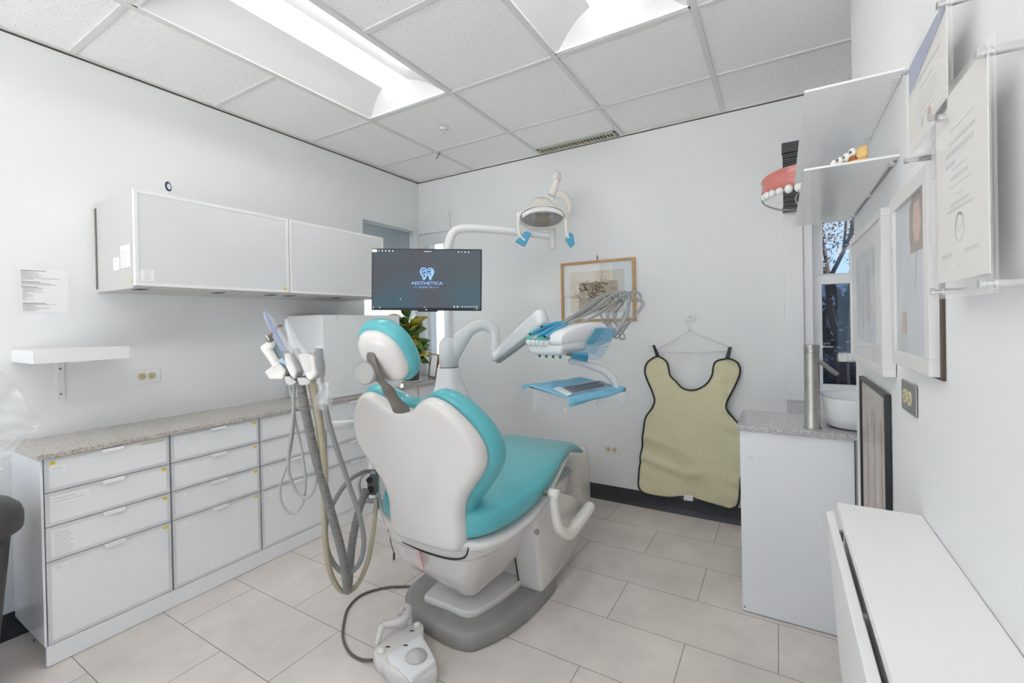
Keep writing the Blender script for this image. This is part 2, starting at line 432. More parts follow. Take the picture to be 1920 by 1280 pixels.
# troffers
def troffer(x0, x1, y0, y1, label):
    t = thing('ceiling_light', label, 'ceiling light', ((x0+x1)/2, (y0+y1)/2, ZC), 'troffers in the tile ceiling')
    xc = (x0+x1)/2; hw = (x1-x0)/2-.012; a, b = y0+.012, y1-.012
    bm = B(); box(bm, x0+.012, x1-.012, a, a+.018, ZC-.002, ZC+.004); box(bm, x0+.012, x1-.012, b-.018, b, ZC-.002, ZC+.004)
    box(bm, x0+.012, x0+.018, a, b, ZC-.002, ZC+.004); box(bm, x1-.018, x1-.012, a, b, ZC-.002, ZC+.004)
    obj('frame', bm, 'troffer', t)
    for s in (-1, 1):
        prof = [(hw, 0), (hw-.02, .012), (hw-.08, .05), (hw-.14, .075), (hw-.19, .088), (.085, .092)]
        pr2 = prof+[(p, q+.004) for p, q in reversed(prof)]
        obj('reflector', loft(B(), [[V((xc+s*p, y, ZC+q)) for p, q in pr2] for y in (a+.01, b-.01)]), 'troffer', t, smooth=True, angle=40)
    # end panels: arched inner edge, full height at the sides of the lens
    for y, d in ((a+.004, 1), (b-.004, -1)):
        bm = B(); n = 16; top = []; bot = []
        for k in range(n+1):
            u = -1+2*k/n
            top.append(V((xc+u*hw, y+d*(.11*(1-u*u)+.002), ZC+.10*(1-u*u)**.6+.002))); bot.append(V((xc+u*hw, y, ZC+.0)))
        bm2 = B(); r = [bm2.verts.new(p) for p in bot]; q = [bm2.verts.new(p) for p in top]
        for k in range(n): bm2.faces.new((r[k], r[k+1], q[k+1], q[k]))
        obj('end_reflector', bm2, 'troffer', t, smooth=True)
    sec = [(-.088, .098), (-.088, .0915), (-.045, .089), (0, .088), (.045, .089), (.088, .0915), (.088, .098)]
    obj('lens', loft(B(), [[V((xc+p, y, ZC+q)) for p, q in sec] for y in (a+.03, b-.03)]), 'lens', t)
    bm = B(); box(bm, x0, x1, y0, y1, ZC+.105, ZC+.115)
    box(bm, x0, x0+.005, y0, y1, ZC+.006, ZC+.105); box(bm, x1-.005, x1, y0, y1, ZC+.006, ZC+.105)
    obj('housing', bm, 'troffer', t)
troffer(gx[1], gx[2], gy[4], gy[6], 'recessed ceiling light panel, the long one at the left over the cabinets')
troffer(gx[3], gx[4], gy[4], gy[6], 'recessed ceiling light panel cut by the top edge, above the dental chair')

for f in ((1, 1), (3, 1), (5, 1), (5, 4)):  # further panels added out of view to raise the fill light
    troffer(gx[f[0]], gx[f[0]+1], gy[f[1]], gy[f[1]+2], 'unseen ceiling light panel added for fill, '+{(1, 1): 'behind the camera near the left wall', (3, 1): 'behind the camera in the middle', (5, 1): 'behind the camera beyond the right wall', (5, 4): 'beyond the right wall, over the alcove'}[f])
# linear vent in the ceiling by the back wall
t = thing('ceiling_vent', 'narrow slotted air vent in the ceiling along the back wall', 'vent', (-1.2, 3.0, ZC))
x0, x1, y0, y1 = -1.478, -.905, 2.965, 3.045
bm = B(); box(bm, x0, x1, y0, y0+.012, ZC-.008, ZC+.0); box(bm, x0, x1, y1-.014, y1, ZC-.008, ZC); box(bm, x0, x0+.014, y0, y1, ZC-.008, ZC); box(bm, x1-.014, x1, y0, y1, ZC-.008, ZC)
obj('vent_frame', bm, pr('vent metal', (.42, .41, .37), .5), t)
obj('backing', bx(x0+.005, x1-.005, y0+.005, y1-.005, ZC-.002, ZC+.001), 'black', t)
for k in range(24):
    x = x0+.02+k*(x1-x0-.04)/23
    obj('slat', bx(x-.003, x+.003, y0+.01, y1-.012, ZC-.009, ZC-.001, ), 'tee' if 0 else 'ivory', t)
# sprinkler, small hook
t = thing('sprinkler', 'small round fire sprinkler on the ceiling', 'sprinkler', (-1.40, 2.20, ZC))
p = onz(832, 243, ZC-.01)
t.location = (p.x, p.y, ZC)
obj('escutcheon', lathe(B(), [(.033, 0), (.030, -.006), (.012, -.009), (.010, -.012)], V((p.x, p.y, ZC)), n=20), 'plasticcool', t, smooth=True)
bm = B(); tube(bm, [V((p.x, p.y, ZC-.008)), V((p.x, p.y, ZC-.03))], .005, smooth=0)
lathe(bm, [(.001, -.030), (.014, -.031), (.014, -.033), (.001, -.034)], V((p.x, p.y, ZC)), n=14)
obj('head', bm, 'alu', t)
p = onz(823, 288, ZC-.005); 
bm = B(); tube(bm, [V((p.x, p.y, ZC)), V((p.x, p.y, ZC-.012)), V((p.x-.012, p.y-.01, ZC-.035)), V((p.x-.016, p.y-.012, ZC-.045))], .0035, smooth=4)
box(bm, p.x-.012, p.x+.012, p.y-.004, p.y+.004, ZC-.006, ZC+.001)
tag(obj('ceiling_hook', bm, 'plate', smooth=True), 'small metal hook clipped to the ceiling grid near the far corner', 'hook')

# ------------------------------------------------------------------ windows
def frame_rect(bm, ax, u0, u1, z0, z1, w, c, d):
    """picture-frame of four bars; ax 'x' : lies in plane x=c (u = y); ax 'y': plane y=c (u = x). d = depth"""
    for (a, b, p, q) in ((u0, u1, z0, z0+w), (u0, u1, z1-w, z1), (u0, u0+w, z0+w, z1-w), (u1-w, u1, z0+w, z1-w)):
        if ax == 'x': box(bm, min(c, c+d), max(c, c+d), a, b, p, q)
        else: box(bm, a, b, min(c, c+d), max(c, c+d), p, q)
    return bm
# window 1, in the left wall near the corner
bm = B(); frame_rect(bm, 'x', W1[0], W1[1], W1[2], W1[3], .045, WL-.06, -.05)
w1 = struct('window_1', bm, 'trimwhite')
obj('pane', bx(WL-.087, WL-.083, W1[0]+.04, W1[1]-.04, W1[2]+.04, W1[3]-.04), 'glass', w1)
obj('roller_shade', bx(WL-.035, WL-.033, W1[0]+.01, W1[1]-.01, 1.66, W1[3]-.01), 'shade', w1)
obj('sill', bx(WL-.1, WL+.02, W1[0], W1[1], W1[2]-.001, W1[2]+.018), 'trimwhite', w1)
obj('head_trim', bx(WL-.001, WL+.012, W1[0]-.0, W1[1]+.06, W1[3], W1[3]+.035), 'trimwhite', w1)
# window 3, in the back wall at the corner
bm = B(); frame_rect(bm, 'y', W3[0], W3[1], W3[2], W3[3], .03, YB+.04, .05); box(bm, W3[0], W3[1], YB+.04, YB+.08, 1.42, 1.46)
w3 = struct('window_3', bm, 'trimwhite')
obj('pane', bx(W3[0]+.02, W3[1]-.02, YB+.063, YB+.067, W3[2]+.02, W3[3]-.02), 'glass', w3)
bm = B(); box(bm, W3[1], W3[1]+.075, YB-.012, YB, W3[2]-.06, W3[3]+.03); box(bm, WL, W3[1]+.075, YB-.02, YB, W3[3]+.03, W3[3]+.17)
box(bm, WL, W3[1]+.085, YB-.035, YB, W3[3]-.005, W3[3]+.03)
obj('casing', bm, 'wall', w3, bevel=.003)
obj('blind_rail', bx(W3[0], W3[1]-.0, YB-.001, YB+.03, W3[3]-.10, W3[3]-.0), 'trimwhite', w3, bevel=.004)
bm = B(); frame_rect(bm, 'y', WN[0], WN[1], WN[2], WN[3], .05, YN-.08, .05)  # window added behind the camera to let in fill daylight
for x_ in (-1.2, 0): box(bm, x_-.02, x_+.02, YN-.08, YN-.03, WN[2], WN[3])
w4 = struct('added_fill_window', bm, 'trimwhite'); obj('pane', bx(WN[0]+.04, WN[1]-.04, YN-.057, YN-.053, WN[2]+.04, WN[3]-.04), 'glass', w4)
# window 2, double hung, right part of the back wall
bm = B(); frame_rect(bm, 'y', W2[0], W2[1], W2[2], W2[3], .03, YB+.05, .06)
w2 = struct('window_2', bm, 'trimwhite')
bm = B(); frame_rect(bm, 'y', W2[0]+.012, W2[1]-.012, 1.43, W2[3]-.02, .046, YB+.075, .03)
obj('upper_sash', bm, 'trimwhite', w2, bevel=.003)
obj('upper_pane', bx(W2[0]+.05, W2[1]-.05, YB+.088, YB+.092, 1.47, W2[3]-.06), 'glass', w2)
bm = B(); frame_rect(bm, 'y', W2[0]-.002, W2[1], W2[2]+.01, 1.465, .05, YB+.035, .035)
obj('lower_sash', bm, 'trimwhite', w2, bevel=.003)
obj('lower_pane', bx(W2[0]+.04, W2[1]-.05, YB+.05, YB+.054, W2[2]+.05, 1.42), 'glass', w2)
obj('insect_screen', bx(W2[0]+.02, W2[1]-.02, YB+.118, YB+.119, W2[2]+.01, 1.45), 'screen', w2)
cas = B()
box(cas, .025, .115, YB-.055, YB, .80, 2.135); box(cas, .1155, W2[0]+.004, YB-.03, YB+.05, .80, 2.135); box(cas, .025, 1.2, YB-.055, YB, 2.136, 2.185)
box(cas, W2[1], 1.2, YB-.055, YB, .80, 2.135)
obj('casing', cas, 'trimwhite', w2, bevel=.004)
bm = B(); box(bm, .015, 1.21, YB-.075, YB, .775, .80); r = [[V((x, y, z)) for y, z in ((YB, .775), (YB-.055, .775), (YB-.045, .74), (YB, .66))] for x in (.03, 1.19)]
loft(bm, r)
obj('sill', bm, 'trimwhite', w2, bevel=.004)
# dark pleated blind raised to the top of window 2
t = thing('window_blind', 'dark grey pleated blind pulled up at the top of the right window', 'blind', (.4, YB-.09, 2.0))
x0, x1 = .022, 1.15
obj('head_rail', bx(x0, x1, YB-.115, YB-.057, 2.135, 2.19), 'blind', t, bevel=.003)
bm = B()
for k in range(22):
    z = 1.842+k*.0133; box(bm, x0+.004, x1-.004, YB-.11+.004*(k % 2), YB-.06, z, z+.0105)
obj('pleats', bm, 'blind', t)
obj('bottom_rail', bx(x0, x1, YB-.115, YB-.057, 1.818, 1.84), 'blind', t, bevel=.003)
obj('bracket', bx(.135, .150, YB-.10, YB-.056, 2.19, 2.215), 'blind', t)

# ------------------------------------------------------------------ outdoors
struct('bounce_ground', bx(-14, 14, -14, YN-T-.01, -.12, -.10), noisy('pale bounce surface', (.80, .80, .79), (.84, .84, .83), 2, .9))  # unseen pale slab added to bounce sunlight in through the near window
ground = struct('ground', bx(-30, 40, YB+.3, 60, -1.3, -1.2), noisy('winter lawn', (.022, .026, .035), (.04, .045, .06), 2, .9))
# neighbour house with white siding, seen through the corner windows
h = thing('neighbour_house', 'white sided house close outside the corner windows', 'house', (-7, 7, -1.2))
bm = B()
for k in range(34): 
    z = -1.2+k*.16; box(bm, -9, -5.6+.006, 1.5, 12, z, z+.15); 
box(bm, -9, -5.62, 1.5, 12, -1.2, 4.2)
obj('siding', bm, 'white', h)
obj('roof', loft(B(), [[V((-5.3, y, 4.2)), V((-9.2, y, 4.2)), V((-7.3, y, 6))] for y in (1.3, 12.2)]), 'basegrey', h)
# trees behind window 2
def tree(x, y, hgt, seed, label, leafc, spread=1.6, nleaf=420):
    rnd = random.Random(seed)
    t = thing('tree', label, 'tree', (x, y, -1.2), 'trees outside the right window')
    bm = B(); tips = []
    def grow(p, d, l, r, lev):
        q = p+d*l; tube(bm, [p, p+d*(l*.5)+V((rnd.uniform(-.05, .05)*l, rnd.uniform(-.05, .05)*l, 0)), q], [r, r*.85, r*.65], n=6, smooth=3)
        if lev == 0: tips.append(q); return
        for _ in range(3):
            e = (d+V((rnd.uniform(-.8, .8), rnd.uniform(-.8, .8), rnd.uniform(-.2, .55)))).normalized()
            grow(p+d*l*rnd.uniform(.55, 1), e, l*.66, r*.6, lev-1)
            tips.append(p+d*l*rnd.uniform(.5, 1))
    grow(V((x, y, -1.2)), V((0, 0, 1)), hgt*.36, .13, 4)
    obj('trunk', bm, pr('bark', (.05, .04, .045), .9), t)
    bm = B()
    for _ in range(nleaf*12):
        p = rnd.choice(tips)+V((rnd.gauss(0, .22), rnd.gauss(0, .22), rnd.gauss(0, .16))); s = rnd.uniform(.025, .06)
        a = V((rnd.uniform(-1, 1), rnd.uniform(-1, 1), rnd.uniform(-1, 1))).normalized(); b = a.orthogonal().normalized(); 
        v = [bm.verts.new(p+a*s), bm.verts.new(p+b*s*.5), bm.verts.new(p-a*s), bm.verts.new(p-b*s*.5)]; bm.faces.new(v)
    obj('foliage', bm, leafc, t)
lm = noisy('purple grey leaves', (.075, .065, .075), (.12, .105, .10), 3, .8)
lm2 = noisy('dusty leaves', (.07, .065, .07), (.11, .10, .09), 3, .8)
tree(1.15, 11.5, 7.5, 3, 'bare grey tree outside the right window, the nearer one', lm)
tree(1.9, 21, 9.5, 8, 'bare grey tree outside the right window, standing further back', lm2)
bm = B(); rnd = random.Random(5)
for k in range(900):
    p = V((rnd.uniform(-2.5, 4.5), 12.6+rnd.uniform(-.5, .5), rnd.uniform(-1.2, 1.6)*1.0)); s = rnd.uniform(.10, .24)
    a = V((rnd.uniform(-1, 1), rnd.uniform(-1, 1), rnd.uniform(-1, 1))).normalized(); b = a.orthogonal().normalized()
    v = [bm.verts.new(p+a*s), bm.verts.new(p+b*s), bm.verts.new(p-a*s), bm.verts.new(p-b*s)]; bm.faces.new(v)
box(bm, -4, 6, 12.7, 13.0, -1.2, 1.35)
tag(obj('hedge', bm, noisy('hedge', (.045, .05, .075), (.075, .08, .11), 2, .9)), 'tall dark hedge outside, behind the lower half of the right window', 'hedge')
# ------------------------------------------------------------------ left cabinets
XF = -2.32            # door front plane
CY = [.552, .962, 1.370, 1.779, 2.188, 2.597, 3.05]
def lines(bm, x, y0, y1, z0, z1, n, rnd, th=.0006, ax='x', ragged=.5, gap=.45):
    """rows of grey print on a sheet lying in plane x (or y)"""
    h = (z1-z0)/n
    for k in range(n):
        e = y0+(y1-y0)*(1-ragged*rnd.random()); z = z1-h*(k+.8)
        a, b = sorted((y0, e))
        if ax == 'x': box(bm, x, x+th, a, b, z, z+h*gap)
        else: box(bm, a, b, x, x+th, z, z+h*gap)
rnd = random.Random(7)
descr = ['leftmost base cabinet, with a note full of print on its third drawer', 'second base cabinet from the left, under the grey counter',
         'third base cabinet from the left, behind the hanging suction hoses', 'fourth base cabinet from the left, partly behind the dental chair back',
         'fifth base cabinet from the left, hidden mostly behind the dental chair', 'last base cabinet in the far corner under the plant']
DZ = [(.643, .766), (.516, .640), (.387, .513), (.080, .384)]
for i in range(6):
    y0, y1 = CY[i]+.0015, CY[i+1]-.0015
    t = thing('base_cabinet', 'white glass fronted '+descr[i], 'cabinet', ((WL+XF)/2, (y0+y1)/2, 0), 'base cabinets along the left wall')
    obj('body', bx(WL+.002, XF-.022, y0, y1, .080, .766), 'gloss', t)
    if i == 0:
        obj('side_panel', bx(WL+.001, XF-.004, y0-.008, y0-.0005, .078, .766), 'gloss', t, bevel=.001)
        for xx in (-2.56, -2.345):
            bm = B(); lathe(bm, [(.016, 0), (.016, .006), (.009, .009), (.009, .08)], V((xx, y0+.03, 0)), n=16); obj('leg', bm, 'chrome', t, smooth=True, angle=30)
    for k, (z0, z1) in enumerate(DZ):
        fw = .012
        bm = B(); box(bm, XF-.020, XF-.002, y0+.002, y1-.002, z0, z1)
        for a, b, c, d in ((y0+.002, y1-.002, z0, z0+fw), (y0+.002, y1-.002, z1-fw, z1), (y0+.002, y0+.002+fw, z0+fw, z1-fw), (y1-.002-fw, y1-.002, z0+fw, z1-fw)):
            box(bm, XF-.002, XF+.0015, a, b, c, d)
        d_ = obj('drawer', bm, 'alu', t)
        obj('glass_panel', bx(XF-.003, XF-.0002, y0+.013, y1-.013, z0+fw, z1-fw), 'glassfront', d_)
        ym = (y0+y1)/2
        hb = B(); prism(hb, [V((XF-.001, ym-.035, z1-.001)), V((XF+.013, ym-.035, z1-.001)), V((XF+.015, ym-.035, z1-.013)), V((XF+.0125, ym-.035, z1-.013)), V((XF+.0085, ym-.035, z1-.003)), V((XF-.001, ym-.035, z1-.003))], V((0, .07, 0)))
        obj('handle', hb, 'trimwhite', d_)
        if i < 5:
            # paper label, top left corner
            lw, lh = ((.045, .022) if i or k != 1 else (.11, .03))
            if i == 0 and k == 2: lw, lh = .070, .095
            ly = y0+.018; lz = z1-.016
            if i == 0 and k == 0: lz -= .012
            p = obj('paper_label', bx(XF-.0001, XF+.0004, ly, ly+lw, lz-lh, lz), 'white', d_)
            bm = B(); lines(bm, XF+.0004, ly+.006, ly+lw-.006, lz-lh+.004, lz-.004, 9 if lh > .05 else 2, rnd, th=.0003, gap=.25)
            obj('print', bm, 'inkl', p)
            sy_ = y0+.018 if (i == 0 and k == 0) else y1-.030
            if not (i == 3 and k > 1):
                obj('yellow_sticker', bx(XF-.0001, XF+.0006, sy_, sy_+.015, z1-.024, z1-.013), 'yellow', d_)
        if i == 0 and k == 0:
            obj('masking_tape', bx(XF-.0001, XF+.0006, y1-.105, y1-.018, z1-.018, z1-.008), 'masking', d_)
        if i == 2 and k == 1: obj('white_sticker', bx(XF-.0001, XF+.0005, y0+.075, y0+.088, z0+.018, z0+.030), 'white', d_)
# toe kick board and counter are continuous
tag(obj('toe_kick', bx(XF-.016, XF, CY[0]-.003, CY[-1], .002, .0765), 'gloss', bevel=.001), 'pale grey plinth board along the floor under the left cabinets', 'plinth')
tag(obj('countertop', bx(WL+.001, XF+.014, CY[0]-.018, YB-.002, .769, .789), 'granite', bevel=.002), 'grey speckled stone countertop running along the left wall', 'countertop')

# wall cabinets
UX = -2.288
ud = ['left wall cabinet with notes taped on its side and door', 'right wall cabinet, ending behind the monitor']
for i, (y0, y1) in enumerate(((.838, 1.540), (1.543, 2.243))):
    t = thing('wall_cabinet', 'white glass fronted '+ud[i], 'cabinet', ((WL+UX)/2, (y0+y1)/2, 1.42), 'wall cabinets over the counter')
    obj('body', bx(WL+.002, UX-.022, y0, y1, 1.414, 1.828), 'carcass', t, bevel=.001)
    bm = B(); fw = .014
    box(bm, UX-.02, UX-.003, y0+.001, y1-.001, 1.424, 1.828)
    for a, b, c, d in ((y0+.001, y1-.001, 1.424, 1.424+fw), (y0+.001, y1-.001, 1.828-fw, 1.828), (y0+.001, y0+fw, 1.424+fw, 1.828-fw), (y1-fw, y1-.001, 1.424+fw, 1.828-fw)):
        box(bm, UX-.003, UX+.001, a, b, c, d)
    d_ = obj('door', bm, 'alu' if 0 else 'trimwhite', t)
    obj('glass_panel', bx(UX-.003, UX-.0008, y0+.013, y1-.013, 1.424+fw, 1.828-fw), 'glassdoor', d_)
    if i == 0:
        p = obj('paper_note', bx(UX-.0008, UX+.0, y0+.018, y0+.068, 1.444, 1.492), 'white', d_)
        bm = B(); lines(bm, UX, y0+.032, y0+.06, 1.45, 1.49, 8, rnd, th=.0003, gap=.3); obj('print', bm, 'inkl', p)
        p = obj('side_note', loft(B(), [[V((x, y0-.001-(.0 if k else .0), z)), V((x, y0-.0018, z))] for k, (x, z) in enumerate(((-2.365, 1.478), (-2.335, 1.478)))], cap=False), 'white', t)
        bpy.data.objects.remove(p)
        p = obj('side_note', bx(-2.425, -2.325, y0-.002, y0-.0005, 1.505, 1.60), 'white', t)
        bm = B(); lines(bm, y0-.0024, -2.425+.004, -2.35, 1.510, 1.585, 7, rnd, th=.0004, ax='y', gap=.2); obj('print', bm, 'inkl', p)
        p = obj('small_note', bx(-2.50, -2.435, y0-.002, y0-.0005, 1.50, 1.555), 'white', t)
        bm = B(); lines(bm, y0-.0024, -2.495, -2.44, 1.535, 1.552, 2, rnd, th=.0004, ax='y', gap=.25); obj('print', bm, 'inkl', p)
        obj('yellow_sticker', bx(-2.352, -2.322, y0-.002, y0-.0005, 1.437, 1.449), 'masking', t)
    obj('yellow_sticker', bx(UX-.0008, UX+.0004, y1-.033, y1-.018, 1.441, 1.452), 'yellow', d_)
    obj('wall_rail', bx(WL+.001, WL+.012, y0-.004, y0, 1.43, 1.80), 'taupe', t) if i == 0 else None
    bm = B()
    for q in (y0+.03, y0+.35, y1-.08): box(bm, -2.40, -2.33, q, q+.035, 1.4115, 1.4145)
    obj('hinge_plates', bm, 'brown', t)

# blue round badge on top of the wall cabinet
p = onx(315, 365, -2.33)
t = thing('round_badge', 'small blue ringed round badge on a stick on top of the wall cabinet', 'badge', (p.x, p.y, 1.828))
lathe_ = lathe(B(), [(.006, 0), (.021, 0), (.021, .004), (.006, .004)], V((p.x, p.y, 1.877)), V((1, .75, 0)), n=28)
obj('ring', lathe_, 'navy', t, smooth=True, angle=40)
obj('face', lathe(B(), [(.001, .001), (.013, .001), (.013, .0055), (.001, .0055)], V((p.x, p.y, 1.877)), V((1, .75, 0)), n=24), 'shade' if 0 else 'white', t)
bm = B(); tube(bm, [V((p.x, p.y, 1.856)), V((p.x, p.y-.003, 1.838))], .0025, smooth=0); ball(bm, V((p.x, p.y, 1.833)), .009, 10); 
obj('stand', bm, 'white', t)

# notice on the wall
t = thing('wall_notice', 'white printed notice sheet taped to the left wall', 'paper sheet', (WL, .66, 1.4))
bm = B(); ys = [.578, .60, .64, .69, .738]; xs = [.007, .003, .0015, .001, .001]
loft(bm, [[V((WL+x+.0005, y, 1.506)), V((WL+x, y, 1.506)), V((WL+x, y, 1.322)), V((WL+x+.0005, y, 1.322))] for x, y in zip(xs, ys)])
obj('sheet', bm, 'white', t)
bm = B(); z = 1.498
for k, ln in enumerate([.6, .3, .42, .4, .5, .45, .9, .3, 0, .45, .7, .85, 0, .4, .5, .46, .3, .46, .12, .25, .25, .25, .1, .28, 0, 0, .55, .8, .3, .35, .65, .4, .3]):
    if ln:
        hh = .0024 if k in (0, 9, 13, 26) else .0012
        y_ = .588+(.004 if k > 13 else 0); prism(bm, [V((WL+.0062, y_, z)), V((WL+.0062, y_, z-hh)), V((WL+.0022, y_+ln*.13, z-hh)), V((WL+.0022, y_+ln*.13, z))], V((.0004, 0, 0)))
    z -= .0053
obj('print', bm, 'ink', t)

# floating shelf with a bracket
a = onx(61, 651, -2.55); 
SX = -2.595
t = thing('wall_shelf', 'short thick white floating shelf on the left wall, empty', 'shelf', (WL, .74, 1.11))
q0 = ony(61, 651, .555)
obj('board', bx(WL+.001, q0.x, .555, onx(243, 650, q0.x).y, 1.116, 1.168), 'trimwhite', t, bevel=.0015)
bm = B(); box(bm, WL+.001, WL+.006, .688, .716, .945, 1.116); box(bm, WL+.001, q0.x-.01, .688, .716, 1.111, 1.1165)
br = obj('bracket', bm, 'trimwhite', t, bevel=.001)
for z in (1.075, .965):
    obj('screw', lathe(B(), [(.001, 0), (.0045, 0), (.0045, .002), (.001, .003)], V((WL+.006, .702, z)), V((1, 0, 0)), n=12), 'plate', br)

# outlets
def outlet(name_label, o, u, n, plate_m='trimwhite', w_=.118, h_=.072, r=.017, gap=.021):
    """duplex receptacle lying horizontally: o centre, u along, n normal, z up"""
    t = thing('wall_outlet', name_label, 'power outlet', tuple(o)); z = V((0, 0, 1))
    mt = frame3(o, u, z, n)
    obj('cover_plate', bx(-w_/2, w_/2, -h_/2, h_/2, .0005, .005, mtx=mt), plate_m, t, bevel=.002)
    for s in (-1, 1):
        c = o+u*(s*gap)
        s_ = obj('socket', lathe(B(), [(.001, .005), (r, .005), (r, .0075), (.001, .0075)], c, n, n=20), 'ivory', t)
        bm = B()
        for dy in (-.006, .006): box(bm, -.005+s*gap, .003+s*gap, dy-.001, dy+.001, .0076, .008, mtx=mt)
        box(bm, .006+s*gap, .009+s*gap, -.002, .002, .0076, .008, mtx=mt)
        obj('slots', bm, 'brown', s_)
outlet('white double power outlet on the left wall above the counter', V((WL, 1.022, 1.008)), V((0, 1, 0)), V((1, 0, 0)))
outlet('white double power outlet low on the back wall left of the apron', V((-.998, YB, .351)), V((1, 0, 0)), V((0, -1, 0)))

# tall white box standing on the counter
P = onz(607, 752, .789)
bx0, by0 = P.x, P.y
t = thing('sterilizer_box', 'plain white boxy appliance standing on the counter left of the plant', 'appliance', ((WL+bx0)/2, by0+.3, .79))
BXY = 2.428
obj('body', bx(WL+.012, bx0, by0, BXY, .7895, 1.306), 'gloss', t, bevel=.003)
obj('door', bx(bx0, bx0+.006, by0+.002, BXY-.002, .797, 1.304), 'gloss', t, bevel=.002)
yy = onx(632, 596, bx0).y
bm = B(); lathe(bm, [(.001, 0), (.011, 0), (.011, .001), (.001, .001)], V((bx0+.006, yy, 1.292)), V((1, 0, 0)), n=16, sx_=.5)
box(bm, bx0+.006, bx0+.007, yy-.018, yy+.018, 1.2765, 1.2785)
obj('emblem', bm, 'inkl', t)
obj('dark_gap', bx(WL+.12, bx0-.02, by0+.05, by0+.35, 1.3065, 1.309), 'basegrey', t)

# plant, pot and small frame
t = thing('potted_plant', 'bushy green and yellow leaved plant in a dark ribbed pot under the monitor', 'plant', (-2.47, 2.71, .79))
PC = V((-2.48, 2.70, .79))
obj('pot', lathe(B(), [(.001, 0), (.056, 0), (.062, .01), (.072, .17), (.074, .175), (.066, .175), (.062, .155), (.001, .155)], PC, n=40), noisy('ribbed pot', (.05, .055, .06), (.13, .135, .14), 8, .3, bump=.2), t, smooth=True, angle=40)
obj('saucer', lathe(B(), [(.001, .0), (.078, .0), (.085, .012), (.08, .012), (.001, .004)], PC+V((0, 0, .0)), n=32), 'plasticcool', t, smooth=True)
obj('soil', lathe(B(), [(.001, .15), (.063, .15), (.063, .158), (.001, .165)], PC, n=20), 'soil', t)
rnd = random.Random(11)
def leaf(bm, base, dr, ln, wd, droop):
    dr = V(dr).normalized(); side = dr.cross(V((0, 0, 1))); side = side.normalized() if side.length > .05 else V((1, 0, 0))
    side = Matrix.Rotation(rnd.uniform(-.9, .9), 3, dr) @ side
    up = side.cross(dr).normalized(); rows = []
    n = 7
    for i in range(n+1):
        u = i/n; wv_ = wd*math.sin(math.pi*min(1, u*.97+.03))**.75*(.75+.6*u*(1-u)); c = base+dr*(ln*u)-V((0, 0, 1))*(droop*ln*u*u)
        rows.append([c-side*wv_+up*(wv_*.28), c, c+side*wv_+up*(wv_*.28)])
    loft(bm, rows, cap=False, closed=False)
stemtops = []
bm = B()
for k in range(5):
    a = k*1.3; tp = PC+V((.05*math.cos(a), .05*math.sin(a), .30+.05*k)); stemtops.append(tp)
    tube(bm, [PC+V((.01*math.cos(a), .01*math.sin(a), .15)), PC+V((.03*math.cos(a), .03*math.sin(a), .24)), tp], [.006, .005, .003], n=8)
obj('stems', bm, 'stem', t, smooth=True)
for k in range(95):
    st = rnd.choice(stemtops); f = rnd.uniform(.0, 1.0)
    base = PC.lerp(st, .0)+V((0, 0, .17)); base = V((PC.x+(st.x-PC.x)*f, PC.y+(st.y-PC.y)*f, .79+.15+(st.z-.79-.15)*f))
    a = rnd.uniform(0, 6.28); el = rnd.uniform(-.1, 1.1)*(.4+f)
    bm = B(); ln = rnd.uniform(.12, .20)
    leaf(bm, base, (math.cos(a), math.sin(a), el), ln, ln*.30, rnd.uniform(.15, .6))
    obj('leaf', bm, 'leafy' if (rnd.random() < .2 or (k % 9 == 0)) else 'leaf', t, smooth=True, solid=.0008)
for (dx, dy, el, m_) in ((.5, .4, .55, 'leafy'), (.9, -.2, .6, 'leafy'), (-.3, -.9, .8, 'leafy'), (.1, .6, 1.2, 'leaf')):
    bm = B(); leaf(bm, PC+V((0, 0, .42)), (dx, dy, el), .19, .045, .2); obj('leaf', bm, m_, t, smooth=True, solid=.0008)
fy = 2.93
t = thing('small_picture_frame', 'small brown wooden picture frame leaning beside the plant pot', 'picture frame', (-2.45, fy, .79))
mt = Matrix.Translation(V((-2.46, fy, .792))) @ Matrix.Rotation(math.radians(-25), 4, 'Z') @ Matrix.Rotation(math.radians(-9), 4, 'X')
bm = B()
for a, b, c, d in ((-.075, .075, 0, .014), (-.075, .075, .186, .20), (-.075, -.061, .014, .186), (.061, .075, .014, .186)): box(bm, a, b, -.008, .008, c, d, mtx=mt)
obj('frame', bm, noisy('red brown wood', (.16, .06, .03), (.22, .09, .04), 20, .4), t)
obj('picture', bx(-.062, .062, -.002, .002, .013, .187, mtx=mt), 'parch', t)

